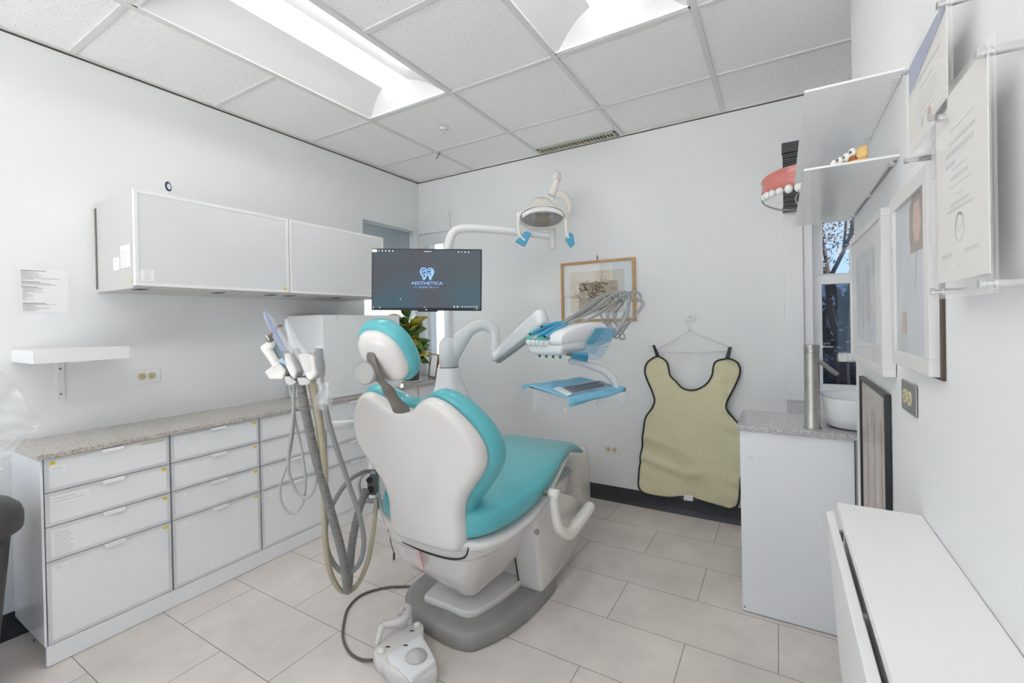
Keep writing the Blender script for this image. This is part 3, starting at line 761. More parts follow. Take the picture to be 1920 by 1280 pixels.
# trash can and plastic bag at the left edge
TC = V((-2.37, .312, 0))
t = thing('trash_can', 'dark grey plastic trash can with a domed lid at the left edge', 'trash can', tuple(TC))
obj('bin', lathe(B(), [(.001, .0), (.105, 0), (.115, .01), (.165, .55), (.16, .56), (.001, .56)], TC, n=36), 'can', t, smooth=True, angle=40)
obj('lid', lathe(B(), [(.17, .545), (.193, .55), (.196, .565), (.196, .60), (.188, .625), (.165, .648), (.12, .662), (.06, .668), (.001, .669)], TC, n=40), 'can', t, smooth=True)
rnd = random.Random(3)
t = thing('plastic_bag', 'crumpled clear plastic bag hanging over the trash can', 'plastic bag', (-2.1, .3, .8))
def bagsheet(dx, seed):
    r_ = random.Random(seed); bm = B(); rows = []
    out = [(-60, 690), (0, 694), (28, 720), (50, 755), (76, 795), (60, 812), (34, 835), (14, 868), (-10, 895), (-60, 915)]
    rt = crom([V((a, b, 0)) for a, b in out], 4)
    n = len(rt); lf = [V((-140, 690+i*225/(n-1), 0)) for i in range(n)]
    for i in range(n):
        row = []
        for k in range(13):
            q = lf[i].lerp(rt[i], k/12)
            p = onx(q.x, q.y, -2.02+dx+.014*math.sin(i*.9+k*1.3+seed)+.010*math.sin(i*2.1-k*.7)+r_.uniform(-.003, .003)); row.append(p)
        rows.append(row)
    return loft(bm, rows, cap=False, closed=False)
obj('front_film', bagsheet(.02, 1), 'film2', t, smooth=True)
obj('back_film', bagsheet(-.03, 5), 'film', t, smooth=True)
bm = B(); tube(bm, [onx(x, y, -1.995) for x, y in ((-30, 868), (5, 842), (40, 815), (74, 796))], .0025); tube(bm, [onx(x, y, -1.995) for x, y in ((-30, 855), (0, 830), (36, 800), (70, 790))], .0015)
obj('zip_seam', bm, 'film2', t, smooth=True)
# ------------------------------------------------------------------ dental chair
XC = -1.14
chair = thing('dental_chair', 'large white dental chair with teal upholstery in the middle of the room', 'dental chair', (XC, 1.9, 0))
# base plate
def closedprism(pts, z0, z1, edge=.02, n=6):
    """rounded slab: outline pts (x,y), soft upper edge"""
    o = crom([V((x, y, 0)) for x, y in pts], n, closed=True); c = sum(o, V((0, 0, 0)))/len(o); rings = []
    for s, z in ((-.004, z0), (0, z0+.006), (0, z1-edge), (-edge*.35, z1-edge*.3), (-edge, z1)):
        rings.append([V((p.x, p.y, z))+(p-c).normalized()*s for p in o])
    return loft(B(), rings)
bp_ = [(-1.02, 1.385), (-1.12, 1.372), (-1.25, 1.39), (-1.36, 1.43), (-1.42, 1.48), (-1.445, 1.56), (-1.45, 1.75), (-1.44, 1.90), (-1.38, 1.97), (-1.2, 1.98), (-1.0, 1.98), (-.93, 1.965), (-.90, 1.92), (-.895, 1.80), (-.905, 1.66), (-.935, 1.53), (-.975, 1.44)]
obj('base_plate', closedprism(bp_, 0, .072, .022), 'basegrey', chair, smooth=True)
cp_ = [(-1.065, 1.462), (-1.18, 1.458), (-1.275, 1.455), (-1.30, 1.475), (-1.32, 1.62), (-1.36, 1.80), (-1.36, 1.93), (-1.0, 1.93), (-.99, 1.80), (-.995, 1.70), (-1.02, 1.56)]
obj('base_cover', closedprism(cp_, .068, .098, .008, n=3), 'plastic', chair, smooth=True)
# scissor housing between base and seat
bm = B(); rings = []
for z, x0, x1, y0, y1 in ((.09, -1.36, -.995, 1.78, 1.95), (.2, -1.36, -.99, 1.76, 2.10), (.34, -1.38, -.96, 1.62, 2.30), (.45, -1.38, -.93, 1.55, 2.30)):
    rings.append([V((a, b, z)) for a, b in superell((x0+x1)/2, (y0+y1)/2, (x1-x0)/2, (y1-y0)/2, 32, 6)])
obj('lift_housing', loft(bm, rings), 'plastic', chair, smooth=True, angle=50)
# side link on the right: leaning arm housing
sp_ = [(1.757, .074), (1.735, .18), (1.715, .30), (1.715, .39), (1.745, .445), (1.80, .46), (1.95, .44), (2.12, .37), (2.235, .29), (2.25, .22), (2.20, .125), (2.05, .080), (1.90, .073)]
o2 = [V((0, a, b)) for a, b in sp_]
cc = V((0, 1.97, .26)); rings = []
for x, s in ((-1.0, 1), (-.905, 1), (-.892, .985), (-.885, .95)):
    rings.append([V((x, cc.y+(p.y-cc.y)*s, cc.z+(p.z-cc.z)*s)) for p in o2])
sl = obj('side_link', loft(B(), rings), 'plastic', chair, smooth=True, angle=50)
c = onx(1006, 998, -1.0); c = V((-.955, 1.728, .355))
c = ony(1005, 998, 1.712)
obj('round_button', lathe(B(), [(.001, 0), (.012, 0), (.012, .006), (.001, .007)], V((c.x, 1.722, c.z)), V((0, -1, 0)), n=20), 'knobgrey', sl)
# underseat hull
bm = B(); rings = []
for y, x0, x1, z0, z1 in ((1.300, -1.31, -1.02, .392, .43), (1.315, -1.345, -.985, .372, .452), (1.35, -1.375, -.955, .356, .462), (1.42, -1.395, -.93, .346, .47), (1.50, -1.40, -.915, .342, .475), (1.60, -1.40, -.905, .345, .485), (1.72, -1.395, -.90, .365, .50), (1.85, -1.385, -.905, .41, .52), (2.00, -1.37, -.92, .475, .54), (2.10, -1.35, -.94, .52, .55)):
    rings.append([V((a, y, b)) for a, b in superell((x0+x1)/2, (z0+z1)/2, (x1-x0)/2, (z1-z0)/2, 36, 3.4)])
obj('underseat_shell', loft(bm, rings), 'plastic', chair, smooth=True)
lo = [(.385, [(-1.36, 1.40), (-1.31, 1.345), (-1.02, 1.335), (-.965, 1.37), (-.94, 1.5), (-.945, 1.9), (-1.2, 1.93), (-1.37, 1.9)]),
      (.29, [(-1.355, 1.43), (-1.30, 1.375), (-1.06, 1.355), (-1.0, 1.375), (-.98, 1.5), (-.985, 1.9), (-1.2, 1.93), (-1.36, 1.9)]),
      (.215, [(-1.335, 1.48), (-1.28, 1.43), (-1.09, 1.405), (-1.03, 1.415), (-1.01, 1.5), (-1.01, 1.9), (-1.2, 1.93), (-1.34, 1.9)]),
      (.182, [(-1.31, 1.52), (-1.25, 1.475), (-1.10, 1.435), (-1.04, 1.440), (-1.025, 1.51), (-1.03, 1.9), (-1.2, 1.93), (-1.32, 1.9)]),
      (.178, [(-1.27, 1.56), (-1.22, 1.52), (-1.12, 1.49), (-1.08, 1.50), (-1.07, 1.55), (-1.07, 1.85), (-1.2, 1.87), (-1.28, 1.85)])]
obj('lower_cover', loft(B(), [crom([V((x, y, z)) for x, y in o_], 5, closed=True) for z, o_ in lo]), 'plastic', chair, smooth=True, angle=45)
obj('warning_label', prism(B(), [at(776, 1022, 1.755), at(783, 1022, 1.74), at(794, 1068, 1.74), at(787, 1066, 1.755)], FW*.02), pr('faded pink label', (.72, .50, .48), .5), chair)
bm = B(); tube(bm, [V((-1.0, 1.728, .43)), V((-1.0, 1.708, .39)), V((-1.0, 1.708, .30)), V((-1.0, 1.728, .18)), V((-1.0, 1.752, .09))], .0035, n=8); obj('seam', bm, 'brown', chair)
# rim under the cushion
SE = [(1.295, -1.30, -1.03, .545, .47), (1.312, -1.365, -.965, .572, .452), (1.35, -1.42, -.905, .585, .447), (1.45, -1.455, -.860, .592, .452), (1.60, -1.470, -.838, .60, .468), (1.75, -1.465, -.842, .612, .492),
      (1.90, -1.445, -.865, .625, .525), (2.05, -1.41, -.895, .632, .552), (2.20, -1.375, -.925, .622, .556), (2.33, -1.345, -.95, .586, .530), (2.44, -1.325, -.972, .535, .488), (2.52, -1.315, -.985, .492, .458), (2.545, -1.30, -1.0, .478, .462)]
bm = B(); rings = []
for y, x0, x1, zt, zb in SE[1:-4]:
    rings.append([V((a, y, b)) for a, b in superell((x0+x1)/2, zb-.012, (x1-x0)/2-.008, .026, 36, 3.5)])
obj('seat_rim', loft(bm, rings), 'plastic', chair, smooth=True)
# seat cushion: dished top
bm = B(); rings = []
for k, (y, x0, x1, zt, zb) in enumerate(SE):
    xc, hw, zc, hh = (x0+x1)/2, (x1-x0)/2, (zt+zb)/2, (zt-zb)/2
    ring = []
    for a, b in superell(xc, zc, hw, hh, 44, 3.4):
        u = (a-xc)/hw
        if b > zc: b -= .018*(1-u*u)*(1 if 1 < k < 9 else .3)*((b-zc)/hh)
        ring.append(V((a, y, b)))
    rings.append(ring)
obj('seat_cushion', loft(bm, rings), 'teal', chair, smooth=True, sub=1)

# backrest: shell behind, cushion in front; outline in (u, z); lean gives y
def leany(z): 
    pts = [(.38, 1.345), (.45, 1.338), (.60, 1.325), (.75, 1.30), (.85, 1.27), (.93, 1.235), (1.03, 1.18), (1.1, 1.13)]
    def lin(z):
        for (a, b), (c, d) in zip(pts, pts[1:]):
            if z <= c: return b+(d-b)*(z-a)/(c-a)
        return pts[-1][1]
    return sum(lin(z+k*.02) for k in (-3, -2, -1, 0, 1, 2, 3))/7
half = [(0, .945), (.045, .947), (.09, .975), (.14, .995), (.185, .985), (.235, .945), (.28, .885), (.302, .825), (.295, .765), (.265, .715), (.225, .665), (.19, .615), (.175, .56), (.176, .515), (.173, .468), (.158, .428), (.115, .412), (.055, .409)]
out = [V((u, z, 0)) for u, z in half]+[V((0, .408, 0))]+[V((-u, z, 0)) for u, z in reversed(half[1:])]
out = crom(out, 4, closed=True)
BC = V((0, .80, 0))
def inset(o, d):
    n = len(o); r = []
    for i in range(n):
        t = (o[(i+1) % n]-o[i-1]).normalized(); nn = V((-t.y, t.x, 0))   # outline runs clockwise seen from -y: interior on the right
        r.append(o[i]+nn*d)
    return r
area = sum(out[i].x*out[(i+1) % len(out)].y-out[(i+1) % len(out)].x*out[i].y for i in range(len(out)))
SGN = 1 if area > 0 else -1
def bring(d, dep, bulge=0):
    r = []
    for p in inset(out, d*SGN):
        r.append(V((XC+p.x, leany(p.y)+dep, p.y)))
    return r
def bscale(s, d, dep):
    r = []
    for p in inset(out, d*SGN):
        q = BC+(p-BC)*s; 
        q = V((p.x*s, BC.y+(p.y-BC.y)*s, 0)); r.append(V((XC+q.x, leany(q.y)+dep-(0), q.y)))
    return r
# shell
rings = [bring(.03, .002), bring(.004, .0), bring(.0, -.015), bring(.004, -.035), bring(.012, -.050), bring(.022, -.057), bring(.034, -.060)]
bm = B(); R_ = [[bm.verts.new(p) for p in r] for r in rings]; n = len(R_[0])
for a_, b_ in zip(R_, R_[1:]):
    for k in range(n): bm.faces.new((a_[k], a_[(k+1) % n], b_[(k+1) % n], b_[k]))
fillxz(bm, [(v.co.x, v.co.z) for v in R_[-1]], lambda x, z: leany(z)-.060, .02, .01); bmesh.ops.remove_doubles(bm, verts=list(bm.verts), dist=.0002)
obj('backrest_shell', bm, 'plastic', chair, smooth=True)
# cushion, wider than the shell above the waist
def cring(extra, dep):
    r = []
    for p in inset(out, 0):
        k = max(0, min(1, (p.y-.50)/.15))*extra
        v = V((p.x, p.y-.78, 0)); v = v.normalized()*k if v.length > 0 else v
        z = max(p.y+v.y, .49); r.append(V((XC+p.x+v.x, leany(z)+dep, z)))
    return r
def cscale(s, extra, dep):
    return [V((XC+(q.x-XC)*s, leany(.8+(q.z-.8)*s)+dep+.02*(1-abs(q.x-XC)/.35)*0, .8+(q.z-.8)*s)) for q in cring(extra, dep)]
rings = [cring(-.03, -.004), cring(.004, .0), cring(.016, .012), cring(.026, .035), cring(.026, .060), cring(.016, .082), cring(-.006, .095), cscale(.85, -.006, .098), cscale(.6, -.006, .088), cscale(.3, -.006, .080), cscale(.02, -.006, .078)]
obj('backrest_cushion', loft(B(), rings), 'teal', chair, smooth=True)
# dark gap between hull and shell foot
bm = B(); tube(bm, [V((-1.25, 1.290, .404)), V((-1.13, 1.284, .398)), V((-1.02, 1.288, .399)), V((-.965, 1.305, .410)), V((-.958, 1.32, .44))], [.0015, .0035, .004, .004, .002], n=8); obj('hinge_gap', bm, 'black', chair)

# headrest
HC = V((-1.105, 1.085, 1.145)); th = math.radians(33)
hx = V((1, 0, 0)); ha = V((0, -math.sin(th), math.cos(th))); hn = V((0, math.cos(th), math.sin(th)))   # hn: towards the patient
def ell(hw, hh, dep, off=(0, 0), n=40, p=2.3):
    return [HC+hx*(a+off[0])+ha*(b+off[1])+hn*dep for a, b in superell(0, 0, hw, hh, n, p)]
rings = [ell(.002, .002, -.050), ell(.035, .04, -.049), ell(.060, .068, -.045), ell(.078, .088, -.036), ell(.088, .098, -.022), ell(.091, .101, -.004), ell(.085, .095, .004)]
obj('headrest_shell', loft(B(), rings), 'plastic', chair, smooth=True)
rings = [ell(.082, .092, -.010), ell(.098, .108, -.008), ell(.106, .116, .004), ell(.108, .119, .022), ell(.102, .113, .040), ell(.086, .098, .052), ell(.05, .06, .050), ell(.002, .002, .044)]
obj('headrest_cushion', loft(B(), rings), 'teal', chair, smooth=True)
# bracket: flat metal strap from the shell down into the notch
bm = B(); P0 = HC-hn*.047+ha*.035
pts = [P0+V((-.005, .012, .012)), P0+V((-.004, -.004, -.005)), HC-hn*.075-ha*.035, V((-1.115, 1.095, 1.035)), V((-1.125, 1.125, 1.0)), V((-1.137, 1.175, .955)), V((-1.14, 1.190, .925))]
tube(bm, pts, [.012, .018, .024, .026, .030, .040, .042], n=14, squash=.2, updir=(0, 1, 0))
obj('headrest_bracket', bm, 'taupe', chair, smooth=True)
kc = HC-hn*.085-ha*.045+V((-.020, 0, .026))
kb = obj('headrest_knob', lathe(B(), [(.001, 0), (.034, 0), (.037, .004), (.037, .022), (.033, .027), (.001, .028)], kc+V((-.012, .0, 0)), V((.30, -.95, 0)), n=32), 'knobgrey', chair, smooth=True, angle=40)
# armrests
bm = B(); a0 = V((-.885, 1.86, .455)); 
pv = onx(1012, 930, -.85); q = onx(1038, 926, -.80)
tube(bm, [V((-.90, q.y, q.z)), V((q.x-.01, q.y, q.z))], .014, smooth=0, n=16)
obj('armrest_pivot', bm, 'taupe', chair, smooth=True, angle=40)
bm = B(); e1 = onx(1048, 990, -.79); e2 = onx(1066, 1001, -.785); e3 = onx(1106, 950, -.785)
m1 = onx(1040, 960, -.80)
tube(bm, [V((q.x-.018, q.y, q.z)), V((q.x+.022, q.y, q.z))], .021, smooth=0, n=20)
tube(bm, [q, m1, e1, e1.lerp(e2, .5)], [.020, .019, .020, .018], n=14, smooth=5)
tube(bm, [e1, e2, e2.lerp(e3, .5)+V((0, 0, -.004)), e3, e3+(e3-e2).normalized()*.008], [.016, .025, .027, .025, .012], n=18, smooth=4)
obj('armrest', bm, 'cream', chair, smooth=True)
bm = B(); L1 = [at(700, 852, 2.0), at(699, 880, 1.98), at(701, 915, 1.96), at(708, 945, 1.95), at(722, 970, 1.95), at(742, 992, 1.95)]
tube(bm, L1, [.014, .019, .022, .023, .021, .014], n=14)
obj('left_armrest', bm, 'plastic', chair, smooth=True)
bm = B(); loft(bm, [[at(712, 892, 2.03), at(735, 905, 2.06)], [at(711, 925, 2.02), at(738, 940, 2.05)], [at(718, 950, 2.01), at(742, 962, 2.04)]], cap=False, closed=False)
obj('armrest_cover', bm, 'film2', chair)
# warning label on the lower left of the hull
p0 = at(778, 1022, 1.62)

# white box at the foot end on the floor (junction box)
t = thing('junction_box', 'white rounded utility box standing on the floor behind the chair foot end', 'utility box', (-1.20, 2.70, 0))
rings = []
for z, s in ((0, .98), (.01, 1.0), (.30, .97), (.385, .95), (.415, .90), (.432, .76), (.438, .4), (.439, .02)):
    rings.append([V((a, b, z)) for a, b in superell(-1.20, 2.70, .155*s, .15*s, 36, 4)])
obj('shell', loft(B(), rings), 'plastic', t, smooth=True)
p = onz(1108, 942, .03)
obj('cable_foot', bx(-1.04, p.x+.0, 2.74, 2.80, .001, .045), 'taupe', t, bevel=.006)

# ------------------------------------------------------------------ delivery tower with poles and arms
TW = V((-1.765, 2.262, 0))
tw = thing('delivery_tower', 'white dental unit tower with tall pole and curved arms behind the chair', 'dental unit tower', tuple(TW))
rings = []
for z, hx_, hy_, dx in ((0, .17, .17, .02), (.3, .165, .16, .02), (.55, .15, .15, .015), (.72, .125, .13, .012), (.80, .098, .105, .008), (.86, .078, .08, .003), (.905, .070, .072, 0), (.965, .062, .064, 0)):
    rings.append([V((TW.x+a+dx, TW.y+b, z)) for a, b in superell(0, 0, hx_, hy_, 36, 3)])
obj('column', loft(B(), rings), 'plasticcool', tw, smooth=True)
obj('collar', lathe(B(), [(.0605, .966), (.0605, .969)], TW, n=32), 'brown', tw)
obj('head', lathe(B(), [(.060, .970), (.060, 1.09), (.055, 1.12), (.040, 1.145), (.026, 1.155), (.001, 1.156)], TW, n=36), 'plasticcool', tw, smooth=True)
# main curved arm to the elbow
bm = B(); d = 2.85
tube(bm, [at(846, 668, 2.86), at(862, 640, d), at(880, 618, d), at(905, 608, d), at(924, 618, d), at(928, 640, d)], [.052, .050, .042, .038, .036, .034], n=24)
obj('main_arm', bm, 'plasticcool', tw, smooth=True)
e = at(928, 640, d)
bm = B(); lathe(bm, [(.035, 0), (.035, -.018), (.037, -.019), (.037, -.10), (.028, -.128), (.01, -.135), (.001, -.135)], V((e.x, e.y, e.z+.01)), n=28)
obj('elbow', bm, 'plasticcool', tw, smooth=True, angle=40)
# spring arm rising to the console
bm = B(); s0 = at(932, 668, 2.80); s1 = at(1010, 600, 2.42)
dr = (s1-s0).normalized(); sd = dr.cross(V((0, 0, 1))).normalized(); ud = sd.cross(dr)
def rr(c, w_, h_): return [c+sd*a+ud*b for a, b in superell(0, 0, w_, h_, 24, 5)]
loft(bm, [rr(s0-dr*.03, .022, .018), rr(s0, .030, .030), rr(s0.lerp(s1, .3), .030, .036), rr(s0.lerp(s1, .7), .030, .042), rr(s1, .030, .046), rr(s1+dr*.05, .026, .040)])
obj('spring_arm', bm, 'plasticcool', tw, smooth=True)
bm = B(); loft(bm, [rr(s0-ud*.036, .018, .007), rr(s1-ud*.056, .018, .008)]); obj('arm_underside', bm, 'hosel', tw, smooth=True)
# lamp pole with the bend to the right
bm = B(); 
LP = [V((TW.x, TW.y, 1.14)), V((TW.x, TW.y, 1.4)), V((TW.x, TW.y, 1.62)), at(840, 462, 2.85), at(850, 436, 2.86), at(872, 428, 2.87), at(920, 430, 2.88), at(985, 437, 2.92), at(1032, 443, 2.95)]
tube(bm, LP, [.023, .023, .023, .027, .027, .027, .025, .023, .021], n=20)
obj('lamp_pole', bm, 'plasticcool', tw, smooth=True)
# monitor bracket from the pole
bm = B(); mb = at(800, 525, 2.42)
tube(bm, [V((TW.x, TW.y, mb.z)), V((TW.x+.04, TW.y-.22, mb.z)), mb], .016, smooth=4); lathe(bm, [(.032, -.04), (.032, .04)], V((TW.x, TW.y, mb.z)))
obj('monitor_bracket', bm, 'alu', tw, smooth=True, angle=40)

# operating lamp
lp = thing('dental_lamp', 'white overhead operating lamp with blue wrapped handles on the curved pole', 'lamp', tuple(at(1036, 443, 2.95)))
st = at(1036, 443, 2.95)
bm = B(); tube(bm, [st+V((0, 0, .05)), st-V((0, 0, .085))], .021, smooth=0, n=20); obj('pivot_post', bm, 'plastic', lp, smooth=True, angle=40)
bm = B(); yk = [at(1038, 420, 2.95), at(1060, 405, 2.95), at(1068, 390, 2.95), at(1062, 372, 2.93), at(1050, 364, 2.92), at(1038, 366, 2.92)]
tube(bm, yk, [.016, .020, .022, .024, .026, .024], n=16)
tube(bm, [at(1034, 366, 2.9), at(1040, 350, 2.9), at(1044, 338, 2.9)], [.028, .022, .022], n=16)
obj('yoke', bm, 'cream', lp, smooth=True)
tp = at(1044, 338, 2.9)
cap = obj('top_cap', lathe(B(), [(.024, 0), (.0275, .002), (.0275, .03), (.022, .048), (.010, .056), (.001, .057)], tp, n=24), 'plastic', lp, smooth=True)
c_ = tp-FW*.0279+V((0, 0, .006)); bm = B(); box(bm, -.011, .011, 0, .0015, -.001, .001, mtx=frame3(c_, R0, V((0, 0, 1)), -FW)); box(bm, -.016, .016, 0, .0015, -.006, -.005, mtx=frame3(c_, R0, V((0, 0, 1)), -FW))
obj('red_mark', bm, pr('red mark', (.45, .12, .10), .5), cap)
# head: frame in camera-like axes, tilted down
HCn = at(1017, 406, 2.86); ax_ = R0.copy(); nn_ = (-V((FW.x, FW.y, 0)).normalized()*.80+V((0, 0, -.60))).normalized(); uu = nn_.cross(ax_); uu = -uu if uu.z < 0 else uu
def lr(hw, hh, dep, off=0, p=2.2, n=36): return [HCn+ax_*a+uu*(b+off)+nn_*dep for a, b in superell(0, 0, hw, hh, n, p)]
rings = [lr(.030, .022, -.125, .050), lr(.062, .045, -.11, .040), lr(.088, .062, -.07, .022), lr(.118, .075, -.03, .006), lr(.145, .082, .005, 0), lr(.150, .084, .02, 0), lr(.142, .078, .022, 0), lr(.130, .070, .0, 0)]
obj('housing', loft(B(), rings, cap=False), 'cream', lp, smooth=True, angle=50)
obj('reflector', loft(B(), [lr(.131, .071, .0), lr(.11, .058, -.012), lr(.06, .03, -.024), lr(.002, .002, -.028)]), pr('grey reflector', (.50, .50, .50), .22, metal=.8), lp, smooth=True)
bm = B(); rings = [lr(.137, .074, .022), lr(.125, .066, .045), lr(.09, .045, .060), lr(.002, .002, .066)]
obj('clear_cover', loft(bm, rings, cap=False), 'clearg', lp, smooth=True)
obj('visor', loft(B(), [[HCn+ax_*(.14*math.sin(t))+uu*(.076*math.cos(t)+k)+nn_*dp for t in [(-1.15+2.3*i/16) for i in range(17)]] for k, dp in ((0, .023), (-.022, .044))], cap=False, closed=False), 'trimwhite', lp, smooth=True, solid=.003)
bulb = bx(-.045, .04, -.035, .022, .0, .03, mtx=frame3(HCn, ax_, uu, nn_)); bl = obj('bulb_block', bulb, noisy('bronze', (.22, .15, .09), (.36, .27, .17), 40, .4, metal=.4), lp, bevel=.003)
bm = B()
for k in range(-3, 4): box(bm, -.045+.012*(k+3), -.043+.012*(k+3), -.036, .023, .030, .032, mtx=frame3(HCn, ax_, uu, nn_))
obj('fins', bm, 'brown', bl)
for s, pts, wr in ((-1, [(973, 403), (972, 420), (974, 440), (984, 451)], [(986, 433), (997, 437), (990, 452), (984, 462), (966, 452)]), (1, [(1061, 404), (1061, 420), (1062, 436), (1066, 447)], [(1069, 434), (1075, 440), (1078, 458), (1071, 464), (1060, 448)])):
    h_ = [at(x, y, 2.86) for x, y in pts]
    bm = B(); ball(bm, h_[0], .020, 14); tube(bm, h_, [.012, .011, .011, .012], n=14)
    tube(bm, [h_[0], HCn+ax_*(s*.09)+uu*.035-nn_*.03], [.014, .02], smooth=0, n=14)
    ho = obj('handle', bm, 'cream', lp, smooth=True)
    c0 = h_[-1]; w0 = [at(x, y, 2.85) for x, y in wr]
    bm = B(); n = len(w0); loft(bm, [w0, [p+FW*.035 for p in w0]]); 
    obj('blue_wrap', bm, 'blue', ho, bevel=.004)
obj('label', bx(-.022, .022, -.004, .004, 0, .001, mtx=frame3(HCn-nn_*.088+uu*.089, ax_, (uu*.2-nn_*.98).normalized(), (uu*.98+nn_*.2).normalized())), 'inkl', lp)

# ------------------------------------------------------------------ monitor
d0 = 2.30
tl, tr_, bl_, br_ = at(696, 466, d0), at(903, 467.5, d0-.0), at(699, 584, d0), at(901, 578.5, d0)
mc = at(799.8, 524, d0); mxv = V((tr_.x-tl.x, tr_.y-tl.y, tr_.z-tl.z)).normalized(); mzv = V((0, 0, 1)); 
mxv = (mxv).normalized(); mnv = mxv.cross(mzv).normalized(); mzv = mnv.cross(mxv)*-1; mzv = mzv if mzv.z > 0 else -mzv
mnv = mnv if mnv.dot(mc-CAM) < 0 else -mnv
mt = frame3(mc, mxv, mzv, mnv)
W_, H_ = .5535, .310
mo = thing('monitor', 'wide black monitor showing a blue tooth logo, mounted on the tower', 'monitor', tuple(mc))
obj('bezel', bx(-W_/2, W_/2, -H_/2, H_/2, -.030, 0, mtx=mt), 'black', mo, bevel=.003)
mm = Matrix.Identity(4)
bmz = bx(-W_/2+.006, W_/2-.006, -H_/2+.013, H_/2-.006, 0, .0006, mtx=mt)
sp = obj('screen', bmz, 'screenpic', mo)
bm = B(); box(bm, -.05, .05, -.16, -.10, -.06, -.031, mtx=mt); obj('mount_block', bm, 'black', mo)
Z3 = .0010
S = W_/1920*9.13*0+W_/210   # metres per pixel column of the close-up
def sq(u): return u
k_ = W_/1845.0    # close-up pixel scale (x from 15 to 1860)
def sxy(px_, py_): return ((px_-(-15+1860)/2)*k_, -(py_-600)*k_*.985)
# tooth logo from smooth strokes
def stroke(bm, pts, w0, w1=None, n=6):
    P_ = crom([V((*sxy(a, b), 0)) for a, b in pts], n); w1 = w1 or w0; m = len(P_); Lf, Rg = [], []
    for i, p in enumerate(P_):
        t = (P_[min(i+1, m-1)]-P_[max(i-1, 0)]).normalized(); nn = V((-t.y, t.x, 0)); f = i/(m-1)
        w_ = (w0+(w1-w0)*f)*k_/2; Lf.append(p+nn*w_); Rg.append(p-nn*w_)
    rows = [[mt @ V((a.x, a.y, Z3)), mt @ V((b.x, b.y, Z3))] for a, b in zip(Lf, Rg)]
    loft(bm, rows, cap=False, closed=False)
bm = B()
stroke(bm, [(880, 610), (862, 555), (835, 510), (822, 460), (840, 415), (885, 405), (930, 430), (975, 445), (1000, 425)], 24, 12)
stroke(bm, [(880, 600), (905, 560), (925, 520), (960, 520), (975, 560), (985, 605)], 26, 26)
stroke(bm, [(860, 520), (905, 508), (918, 480), (898, 458), (870, 466), (868, 488), (888, 494)], 15, 8)
stroke(bm, [(845, 480), (855, 450), (885, 440), (915, 450), (935, 480)], 12, 10)
stroke(bm, [(945, 420), (985, 405), (1025, 425), (1040, 470), (1020, 525), (1000, 560), (985, 605)], 12, 26)
stroke(bm, [(948, 470), (970, 492), (1000, 485), (1008, 455), (990, 432)], 14, 22)
stroke(bm, [(1030, 440), (1030, 480), (1005, 520), (985, 560)], 22, 16)
lg = obj('tooth_logo', bm, 'screenlogo', sp, solid=.0003)
def stext(body, cx_, cy_, hpx, wpx, mat, name):
    x_, y_ = sxy(cx_, cy_)
    o = text(name, body, hpx*k_/.70, Matrix.Identity(4), mat, None)
    xs = [v.co.x for v in o.data.vertices]; w_ = max(xs)-min(xs); f = wpx*k_/w_; cx0 = (max(xs)+min(xs))/2; ys = [v.co.y for v in o.data.vertices]; ym = (max(ys)+min(ys))/2
    for v in o.data.vertices: v.co = mt @ V(((v.co.x-cx0)*f+x_, v.co.y-ym+y_, v.co.z+Z3))
    o.parent = sp; return o
stext('AESTHETICA', 930, 660, 50, 530, 'screenlogo', 'logo_wordmark')
stext('D E N T A L', 930, 730, 30, 245, 'screenlogo', 'logo_subtitle')
bm = B()
for a, b in ((705, 795), (1062, 1135)):
    x0_, y_ = sxy(a, 728); x1_, _ = sxy(b, 728); box(bm, x0_, x1_, y_-.0005, y_+.0005, .0008, .0012, mtx=mt)
obj('logo_rules', bm, 'screenlogo', sp)
bm = B()
for a, b, s_ in ((120, 115, 9), (177, 115, 12), (236, 115, 12), (295, 117, 12), (353, 117, 12), (1455, 128, 12), (1511, 128, 10), (1567, 128, 12), (1622, 130, 12), (1388, 1058, 14), (1445, 1058, 14), (1525, 1057, 10), (1720, 1054, 10), (34, 1082, 10), (142, 1078, 10), (922, 1112, 12), (487, 936, 9), (895, 1068, 8)):
    x_, y_ = sxy(a, b); r_ = s_*k_; lathe(bm, [(.0001, 0), (r_, 0), (r_, .0003), (.0001, .0003)], mt @ V((x_, y_, Z3)), mnv, n=8)
for a, b, c, d in ((875, 1000, 119, 128), (1555, 1695, 1052, 1058), (1740, 1790, 1090, 1096), (1750, 1780, 1048, 1060)):
    p0_, q0_ = sxy(a, c); p1_, q1_ = sxy(b, d); box(bm, p0_, p1_, min(q0_, q1_), max(q0_, q1_), .0008, .0012, mtx=mt)
obj('screen_icons', bm, 'screenwhite', sp)
p0_, q0_ = sxy(8, 92); p1_, q1_ = sxy(88, 138); obj('highlighted_icon', bx(p0_, p1_, min(q0_, q1_), max(q0_, q1_), .0008, .0012, mtx=mt), 'screenpeach', sp)
